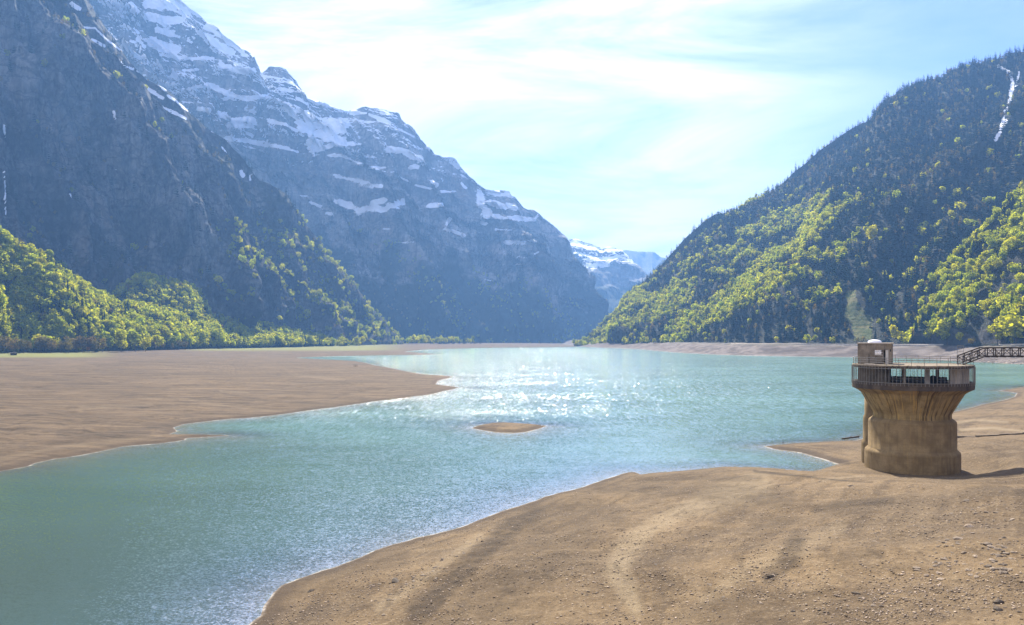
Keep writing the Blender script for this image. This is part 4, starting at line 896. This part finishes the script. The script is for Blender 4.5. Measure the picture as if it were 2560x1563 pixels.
b = MB(); b.obox((-5.7,-6.0), R(-35), .75, .18, 17.99, 18.13); tp(b, 'concrete_curb', M['light_concrete'])
b = MB()
for k in range(4): b.tube((6.3, 3.4, 19.45+.45*k), (7.15, 3.4, 19.45+.45*k), .03, n=6)
b.tube((6.3,3.4,17.97),(6.3,3.4,20.85), .03, n=6); b.tube((7.15,3.4,17.97),(7.15,3.4,20.85), .03, n=6); tp(b, 'ladder_hoop', M['steel'])
# narrower shaft clinging to the far side
b = MB(); b.lathe([(2.2,-1.2),(2.2,5.0),(2.1,5.35),(1.95,5.6),(1.92,9.0),(1.84,9.4),(1.72,9.7),(1.70,13.9),(.05,13.9)], 40, c=(-5.15, 3.6)); tp(b, 'side_shaft', M['mud_concrete'])
b = MB(); b.add([(.9,-6.0,11.2),(0,0,0),(0,0,0)], [])
# ------------------------------------------------------------------ footbridge
BY0, BY1 = 119.9, 121.4
bridge = tag(bpy.data.objects.new('footbridge', None), 'dark steel truss footbridge stepping down onto the intake tower deck', 'footbridge')
COL.objects.link(bridge); bridge.location = (70.9, (BY0+BY1)/2, 19.2)
off = (-70.9, -(BY0+BY1)/2, -19.2)
XA, ZA, XB, ZB, XE = 67.6, 18.02, 70.9, 19.25, 122.0
def zdeck(x): return ZA + (ZB - ZA)*min(max((x - XA)/(XB - XA), 0), 1)
def bp_(mb, name, mat): o = mb.build(name, mat, bridge); o.location = off; return o
for yy in (BY0, BY1):
    b = MB(); hgt = 1.28
    for dz_ in (0, hgt):
        b.tube((XA, yy, ZA+dz_), (XB, yy, ZB+dz_), .10, n=6); b.tube((XB, yy, ZB+dz_), (XE, yy, ZB+dz_), .10, n=6)
    xs = [XA, XA+1.05, XA+2.2, XB] + [XB + 1.25*(k+1) for k in range(41)]; xs = [x_ for x_ in xs if x_ <= XE]
    for i, x_ in enumerate(xs):
        b.tube((x_, yy, zdeck(x_)), (x_, yy, zdeck(x_)+hgt), .075, n=6)
        if i + 1 < len(xs):
            u_, w_ = (x_, xs[i+1]) if i % 2 else (xs[i+1], x_)
            b.tube((u_, yy, zdeck(u_)+.02), (w_, yy, zdeck(w_)+hgt-.02), .05, n=5)
    for q_ in (.45, .85):
        b.tube((XA, yy+.03, ZA+q_), (XB, yy+.03, ZB+q_), .022, n=5); b.tube((XB, yy+.03, ZB+q_), (XE, yy+.03, ZB+q_), .022, n=5)
    bp_(b, 'truss_side', M['dark_steel'])
b = MB(); b.box(XB, XE, BY0+.08, BY1-.08, ZB-.06, ZB+.02)
for k in range(40): b.box(XB+.6+1.25*k, XB+.68+1.25*k, BY0-.05, BY1+.05, ZB-.18, ZB-.062)
bp_(b, 'walkway', M['dark_steel'])
b = MB()
for k in range(8):
    f_ = k/8; b.box(XA+(XB-XA)*f_, XA+(XB-XA)*(f_+.14), BY0+.08, BY1-.08, ZA+(ZB-ZA)*f_+.02, ZA+(ZB-ZA)*f_+.08)
b.add([(XA+.1, BY0-.02, ZA-.04), (XB, BY0-.02, ZB-.12), (XB, BY0-.02, ZB-.02), (XA+.1, BY0-.02, ZA+.06), (XA+.1, BY0+.06, ZA-.04), (XB, BY0+.06, ZB-.12), (XB, BY0+.06, ZB-.02), (XA+.1, BY0+.06, ZA+.06)],
      [(0,1,2,3),(7,6,5,4),(0,4,5,1),(3,2,6,7),(0,3,7,4),(1,5,6,2)])
bp_(b, 'steps', M['steel'])
b = MB()
for x_ in (84.5, 98.0):
    zg = float(ground_height(x_, 120.6)[0])
    for yy in (BY0, BY1): b.tube((x_, yy, zg-.5), (x_, yy, ZB-.1), .16, n=8)
    b.tube((x_, BY0, ZB-.4), (x_, BY1, ZB-.4), .1, n=6)
bp_(b, 'trestle', M['dark_steel'])

# ------------------------------------------------------------------ stones, driftwood and the small built things on the shore
def rock_mesh(name, seed, mat, flat=.55, n=2):
    import bmesh
    r = np.random.RandomState(seed); bm = bmesh.new(); bmesh.ops.create_icosphere(bm, subdivisions=n, radius=1.0)
    ax = r.normal(size=(7, 3)); ax /= np.linalg.norm(ax, axis=1)[:, None]; cut = r.uniform(.55, .9, 7)
    for v_ in bm.verts:
        p_ = np.array(v_.co)
        for a_, c_ in zip(ax, cut):
            d_ = p_ @ a_
            if d_ > c_: p_ = p_ - a_*(d_ - c_)*.85
        p_ = p_*(1 + .06*r.normal()); v_.co = (p_[0]*1.15, p_[1]*.85, p_[2]*flat)
    me = bpy.data.meshes.new(name); bm.to_mesh(me); bm.free(); me.materials.append(mat); return me
t = NT('shore_stone'); ob = t.n('ShaderNodeObjectInfo'); p = t.obj()
c_ = t.mix(t.noise(p, 2.2, 6, .7), (.085, .066, .048), (.31, .25, .185))
c_ = t.mix(1.0, c_, ob.outputs['Color'], 'MULTIPLY')
M['stone'] = t.pbr(c_, .85, t.bump(t.noise(p, 4, 6, .7), .6, .15), .3)
STONES = [rock_mesh('stone', 100 + s, M['stone'], f) for s, f in enumerate((.5, .62, .42, .55, .7, .38, .5, .58))]
rs = np.random.RandomState(5)
def stone(x, y, z, s, tone, label, group, name='stone'):
    o = bpy.data.objects.new(name, STONES[rs.randint(len(STONES))]); COL.objects.link(o)
    o.location = (x, y, z - s*.04); o.scale = (s, s*rs.uniform(.7, 1.1), s*rs.uniform(.7, 1.1)); o.rotation_euler = (rs.normal()*.12, rs.normal()*.12, rs.uniform(0, 6.28))
    o.color = (tone*1.02, tone, tone*.97, 1); tag(o, label, 'stone', group); return o
def cluster(cx, cy, sx, sy, n, s0, s1, label, group):
    for _ in range(n):
        x_, y_ = cx + rs.normal()*sx, cy + rs.normal()*sy
        if not (10 < x_ < 2550 and 1190 < y_ < 1556): continue
        X, Y, z = on_ground(x_, y_); stone(X, Y, z, rs.uniform(s0, s1), rs.uniform(.55, 1.5), label, group)
cluster(2490, 1390, 40, 30, 60, .05, .30, 'grey stone in the tight heap of stones low on the gravel slope', 'stones in the heap')
cluster(2375, 1350, 38, 40, 46, .05, .26, 'stone in the loose scatter beside the tight heap on the slope', 'stones in the loose scatter')
cluster(2460, 1290, 60, 34, 30, .08, .24, 'small stone on the slope between tower shadow and stone heap', 'stones below the tower shadow')
cluster(2330, 1420, 26, 16, 12, .10, .26, 'stone in the small group downhill of the loose scatter', 'stones in the small group')
for k in range(46):       # the line of stones left by the waves along the nearer beach
    f_ = rs.rand(); x_ = 940 + 330*f_ + rs.normal()*9; y_ = 1520 - 210*f_ + rs.normal()*9
    X, Y, z = on_ground(x_, min(y_, 1553)); stone(X, Y, z, rs.uniform(.08, .22), rs.uniform(.45, 1.2), 'dark stone in the wave-washed line along the near beach', 'stones in the wave line')
for k in range(60):
    x_, y_ = rs.uniform(900, 2540), rs.uniform(1215, 1550)
    if y_ < 1346 - (x_ - 1039)*.25: continue
    X, Y, z = on_ground(x_, y_); stone(X, Y, z, rs.uniform(.07, .2), rs.uniform(.5, 1.6), 'single stone lying loose on the open brown beach', 'stones strewn over the beach')
for x_, y_, s_, tn, lb in ((2140,1484,.30,.35,'lone black stone on the open gravel slope near the bottom'), (2496,1508,.34,.45,'dark stone near the corner below the stone heap'),(2496,1525,.30,.5,'dark stone in the corner just under another dark stone'),
        (1930,1441,.36,.3,'dark flat stone lying in the brown hollow'), (990,1453,.42,.4,'dark lump of earth by the wave-washed stone line'),(2416,1252,.36,.6,'larger dark stone on the slope just under the tower shadow'),
        (2422,1318,.40,1.7,'pale angular stone on the slope between the two stone groups'),(2397,1348,.36,1.2,'flat grey-brown stone at the edge of the loose scatter'),(2130,1215,.4,.8,'small stone on the sand in front of the tower foot'),(778,1478,.35,.3,'dark bit of driftwood-like stone near the water edge')):
    X, Y, z = on_ground(x_, y_); stone(X, Y, z, s_, tn, lb, None)
# boulders along the far bank below the road
for k in range(70):
    x_ = rs.uniform(2415, 2558); Yw = F*H_CAM/(np.interp(x_, [2400, 2560], [903, 911]) - HY); Y = Yw + rs.uniform(-2, 16); X = (x_ - CX)/F*Y
    z = float(ground_height(X, Y)[0]); stone(X, Y, max(z, 0), rs.uniform(.5, 1.6), rs.uniform(.9, 1.9), 'pale boulder at the waterline of the far bank under the footbridge', 'boulders along the far bank', 'boulder')
# gravel nobody could count
n = 42000; x_ = rs.uniform(620, 2600, n); y_ = 1190 + 373*rs.rand(n)**.8
sel = y_ > np.interp(x_, [620, 1039, 1351, 1559, 1700, 2000, 2600], [1570, 1350, 1248, 1190, 1186, 1188, 1150]); x_, y_ = x_[sel], y_[sel]
z = np.ones(len(x_))*3
for _ in range(20):
    Y = F*(H_CAM - z)/(y_ - HY); X = (x_ - CX)/F*Y; z = z*.4 + .6*np.maximum(ground_height(X, Y), 0)
dens = sm(-.25, .35, fbm(X/9, Y/9, 3.0, 4)); sel = rs.rand(len(X)) < .15 + .85*dens; X, Y, z = X[sel], Y[sel], z[sel]
oc = np.array([(1,0,0),(0,1,0),(-1,0,0),(0,-1,0),(0,0,.6),(0,0,-.5)], float); of = np.array([(0,1,4),(1,2,4),(2,3,4),(3,0,4),(1,0,5),(2,1,5),(3,2,5),(0,3,5)])
m = len(X); s_ = (.02 + .08*rs.rand(m)**4.0)[:, None]; a_ = rs.uniform(0, 6.28, m)[:, None]
jx = oc[None, :, 0]*(1 + .4*rs.normal(size=(m, 6))); jy = oc[None, :, 1]*(1 + .4*rs.normal(size=(m, 6)))
vx = X[:, None] + s_*(np.cos(a_)*jx - np.sin(a_)*jy); vy = Y[:, None] + s_*(np.sin(a_)*jx + np.cos(a_)*jy); vz = z[:, None] + s_*.3 + s_*oc[None, :, 2]
tn = ((.6 + 2.3*rs.rand(m)**1.4)[:, None]*np.array([[.19, .15, .11]]))
me = mesh_np('gravel', np.stack([vx, vy, vz], -1).reshape(-1, 3), (of[None] + (np.arange(m)*6)[:, None, None]).reshape(-1, 3), False, {'tint': ('FLOAT_COLOR', np.concatenate([np.repeat(tn, 6, 0), np.ones((m*6, 1))], 1))})
t = NT('loose_gravel'); M['gravel'] = t.pbr(t.attr('tint', 'Color'), .85)
tag(link('gravel', me, M['gravel']), 'loose gravel and pebbles strewn over the brown beach', 'gravel', None, 'stuff')

# driftwood, stakes, foundations by the tower
def thing(mb, name, mat, label, cat, loc, group=None):
    o = mb.build(name, mat); o.data.transform(__import__('mathutils').Matrix.Translation((-loc[0], -loc[1], -loc[2]))); o.location = loc
    return tag(o, label, cat, group)
X, Y, z = on_ground(2112, 1098.5); b = MB(); b.tube((X-.6, Y, .12), (X+3.6, Y+1.2, .45), .16, .22, 8); b.tube((X+1.2, Y+.4, .3), (X+1.6, Y+.2, .8), .05, .02, 5)
thing(b, 'driftwood_log', M['wood'], 'dark driftwood log lying at the water edge behind the tower', 'log', (X, Y, 0))
X, Y, z = on_ground(1957, 1109.5); z = max(z, .05); b = MB(); b.tube((X, Y, z-.1), (X+.05, Y, z+.95), .05, .02, 6); b.tube((X, Y, z+.3), (X-.3, Y+.1, z+.05), .04, .02, 5); b.tube((X, Y, z+.35), (X+.35, Y+.1, z+.02), .06, .03, 5)
thing(b, 'dead_branch', M['wood'], 'small dark dead branch sticking up on the sand spit', 'branch', (X, Y, z))
X, Y = wpx(847, 1027); b = MB(); b.tube((X, Y, -.4), (X+.05, Y, 1.05), .07, .05, 6)
thing(b, 'stake', M['wood'], 'thin dark stake standing in the water off the brown flats', 'stake', (X, Y, 0))
for i, x_ in enumerate((885, 888.6, 892.6)):
    X, Y, z = on_ground(x_, 917.5); b = MB(); b.tube((X, Y, z-.2), (X+.06, Y, z+1.7), .2, .16, 6); b.tube((X, Y, z+1.7), (X+.06, Y, z+1.95), .16, .05, 6)
    thing(b, 'mooring_post', M['wood'], 'short dark post in the trio at the tip of the narrow inlet', 'post', (X, Y, z), 'posts at the inlet')
b = MB(); b.add([(51.6,130.2,.02),(55.4,130.8,.5),(55.4,131.5,.5),(51.5,131.0,.02),(51.6,130.2,.42),(55.4,130.8,.92),(55.4,131.5,.92),(51.5,131.0,.42)], [(0,3,2,1),(4,5,6,7),(0,1,5,4),(1,2,6,5),(2,3,7,6),(3,0,4,7)])
thing(b, 'timber_beam', M['wood'], 'dark wet timber beam running from the water to the tower foot', 'beam', (53.5, 130.8, .2))
b = MB(); b.add([(54.6,128.6,.55),(58.2,126.6,1.3),(60.2,131.5,1.5),(55.6,131.9,.75),(54.6,128.6,1.1),(58.2,126.6,1.86),(60.2,131.5,2.2),(55.6,131.9,1.35)], [(0,3,2,1),(4,5,6,7),(0,1,5,4),(1,2,6,5),(2,3,7,6),(3,0,4,7)])
thing(b, 'concrete_apron', M['light_concrete'], 'pale sloping concrete apron beside the tower foot at the water', 'slab', (57, 129.5, 1.0))
b = MB(); pts = [on_ground(x_, y_) for x_, y_ in ((2392,1095.5),(2440,1092.5),(2500,1089),(2558,1085),(2620,1081))]
for p_, q_ in zip(pts[:-1], pts[1:]):
    d_ = np.array(q_) - np.array(p_); a_ = math.atan2(d_[1], d_[0]); c_ = ((p_[0]+q_[0])/2, (p_[1]+q_[1])/2); zz = (p_[2]+q_[2])/2
    b.obox(c_, a_, np.hypot(d_[0], d_[1])/2, .22, zz-.6, zz+.30)
thing(b, 'low_wall', M['grey_concrete'], 'low straight concrete kerb wall crossing the beach behind the tower', 'wall', (pts[1][0], pts[1][1], pts[1][2]))
# small shelter by the grass at the end of the flats
X, Y, z = on_ground(32, 888.5); sh = tag(bpy.data.objects.new('shelter', None), 'low dark open shelter with a pale flat roof on the grass by the flats', 'shelter'); COL.objects.link(sh); sh.location = (X, Y, z)
b = MB(); b.box(-3.6, 3.6, -1.6, 1.6, 2.5, 2.75); b.build('roof', M['light_concrete'], sh)
for sx in (-3.2, -1.1, 1.1, 3.2):
    b = MB(); b.box(sx-.12, sx+.12, -1.4, -1.16, 0, 2.498); b.build('post', M['wood'], sh)
b = MB(); b.box(-3.4, 3.4, 1.2, 1.4, 0, 2.498); b.build('back_wall', M['wood'], sh)
# shore road on the far bank, with its pale parapet
ys = np.concatenate([np.linspace(560, 1000, 30), np.linspace(1020, 1900, 40)]); path = []
for y_ in ys:
    xs_ = np.linspace(.10*y_, 1.0*y_ + 60, 700); z_, s_, l_ = ground_eval(xs_, np.full(700, y_)); ok = (~l_) & (s_ > 50)
    path.append((xs_[ok][0] if ok.any() else xs_[-1], y_))
path = np.array(path); ker = np.ones(7)/7; path[:, 0] = np.convolve(np.pad(path[:, 0], 3, mode='edge'), ker, 'valid')
zs = np.maximum(ground_height(path[:, 0], path[:, 1]), 13.6); zs = np.convolve(np.pad(zs, 4, mode='edge'), np.ones(9)/9, 'valid') + .35
dn = np.gradient(path, axis=0); dn /= np.linalg.norm(dn, axis=1)[:, None]; nr = np.stack([dn[:, 1], -dn[:, 0]], 1)
def ribbon(name, o0, o1, z0, z1, i0, i1, mat):
    A = path[i0:i1] + nr[i0:i1]*o0; Bq = path[i0:i1] + nr[i0:i1]*o1; zz = zs[i0:i1]; n_ = i1 - i0
    V_ = np.concatenate([np.c_[A, zz+z0], np.c_[Bq, zz+z0], np.c_[Bq, zz+z1], np.c_[A, zz+z1]]); fs = []
    for q in range(4):
        for k in range(n_-1): fs.append((q*n_+k, q*n_+k+1, ((q+1) % 4)*n_+k+1, ((q+1) % 4)*n_+k))
    return link(name, mesh_np(name, V_, fs), mat)
t = NT('asphalt'); M['road'] = t.pbr(t.mix(t.noise(t.pos(), .8, 5), (.10, .095, .09), (.16, .15, .14)), .9)
tag(ribbon('shore_road', 0, 5.5, -3, 0, 0, 69, M['road']), kind='structure')
tag(ribbon('parapet_wall', -.5, -.02, -3.0, .85, 0, 36, M['light_concrete']), 'long low pale parapet wall along the shore road across the water', 'wall')
# wisp of camp fire smoke at the edge of the woods
X, Y, z = on_ground(716, 868); b = MB()
pr = [(.05, 0), (1.2, .6), (2.4, 2.5), (3.2, 5), (3.6, 8), (3.0, 11), (1.6, 13), (.05, 14)]
b.lathe([(r_, z_) for r_, z_ in pr], 16); o = b.build('smoke', None); o.location = (X, Y, z)
for v_ in o.data.vertices: v_.co.x += .8*v_.co.z + .03*v_.co.z**2; v_.co.x *= 1
t = NT('smoke'); d_ = t.math('MULTIPLY', t.ss(.35, .65, t.noise(t.pos(), .35, 4, .6)), .12)
vol = t.n('ShaderNodeVolumePrincipled', {'Color': (.8, .86, .95, 1), 'Density': d_}); t.t.links.new(vol.outputs[0], t.out.inputs['Volume']); o.data.materials.append(t.m)
tag(o, 'thin bluish wisp of smoke rising at the edge of the woods', 'smoke', None, 'stuff')

# ------------------------------------------------------------------ the air of the valley
b = MB(); b.box(-5200, 4200, -250, 9800, -12, 1760)
t = NT('valley_haze')
vol = t.n('ShaderNodeVolumePrincipled', {'Color': (.22, .48, 1.0, 1), 'Density': 1.15e-4, 'Anisotropy': .25})
t.t.links.new(vol.outputs[0], t.out.inputs['Volume'])
tag(b.build('haze', t.m), kind='stuff')
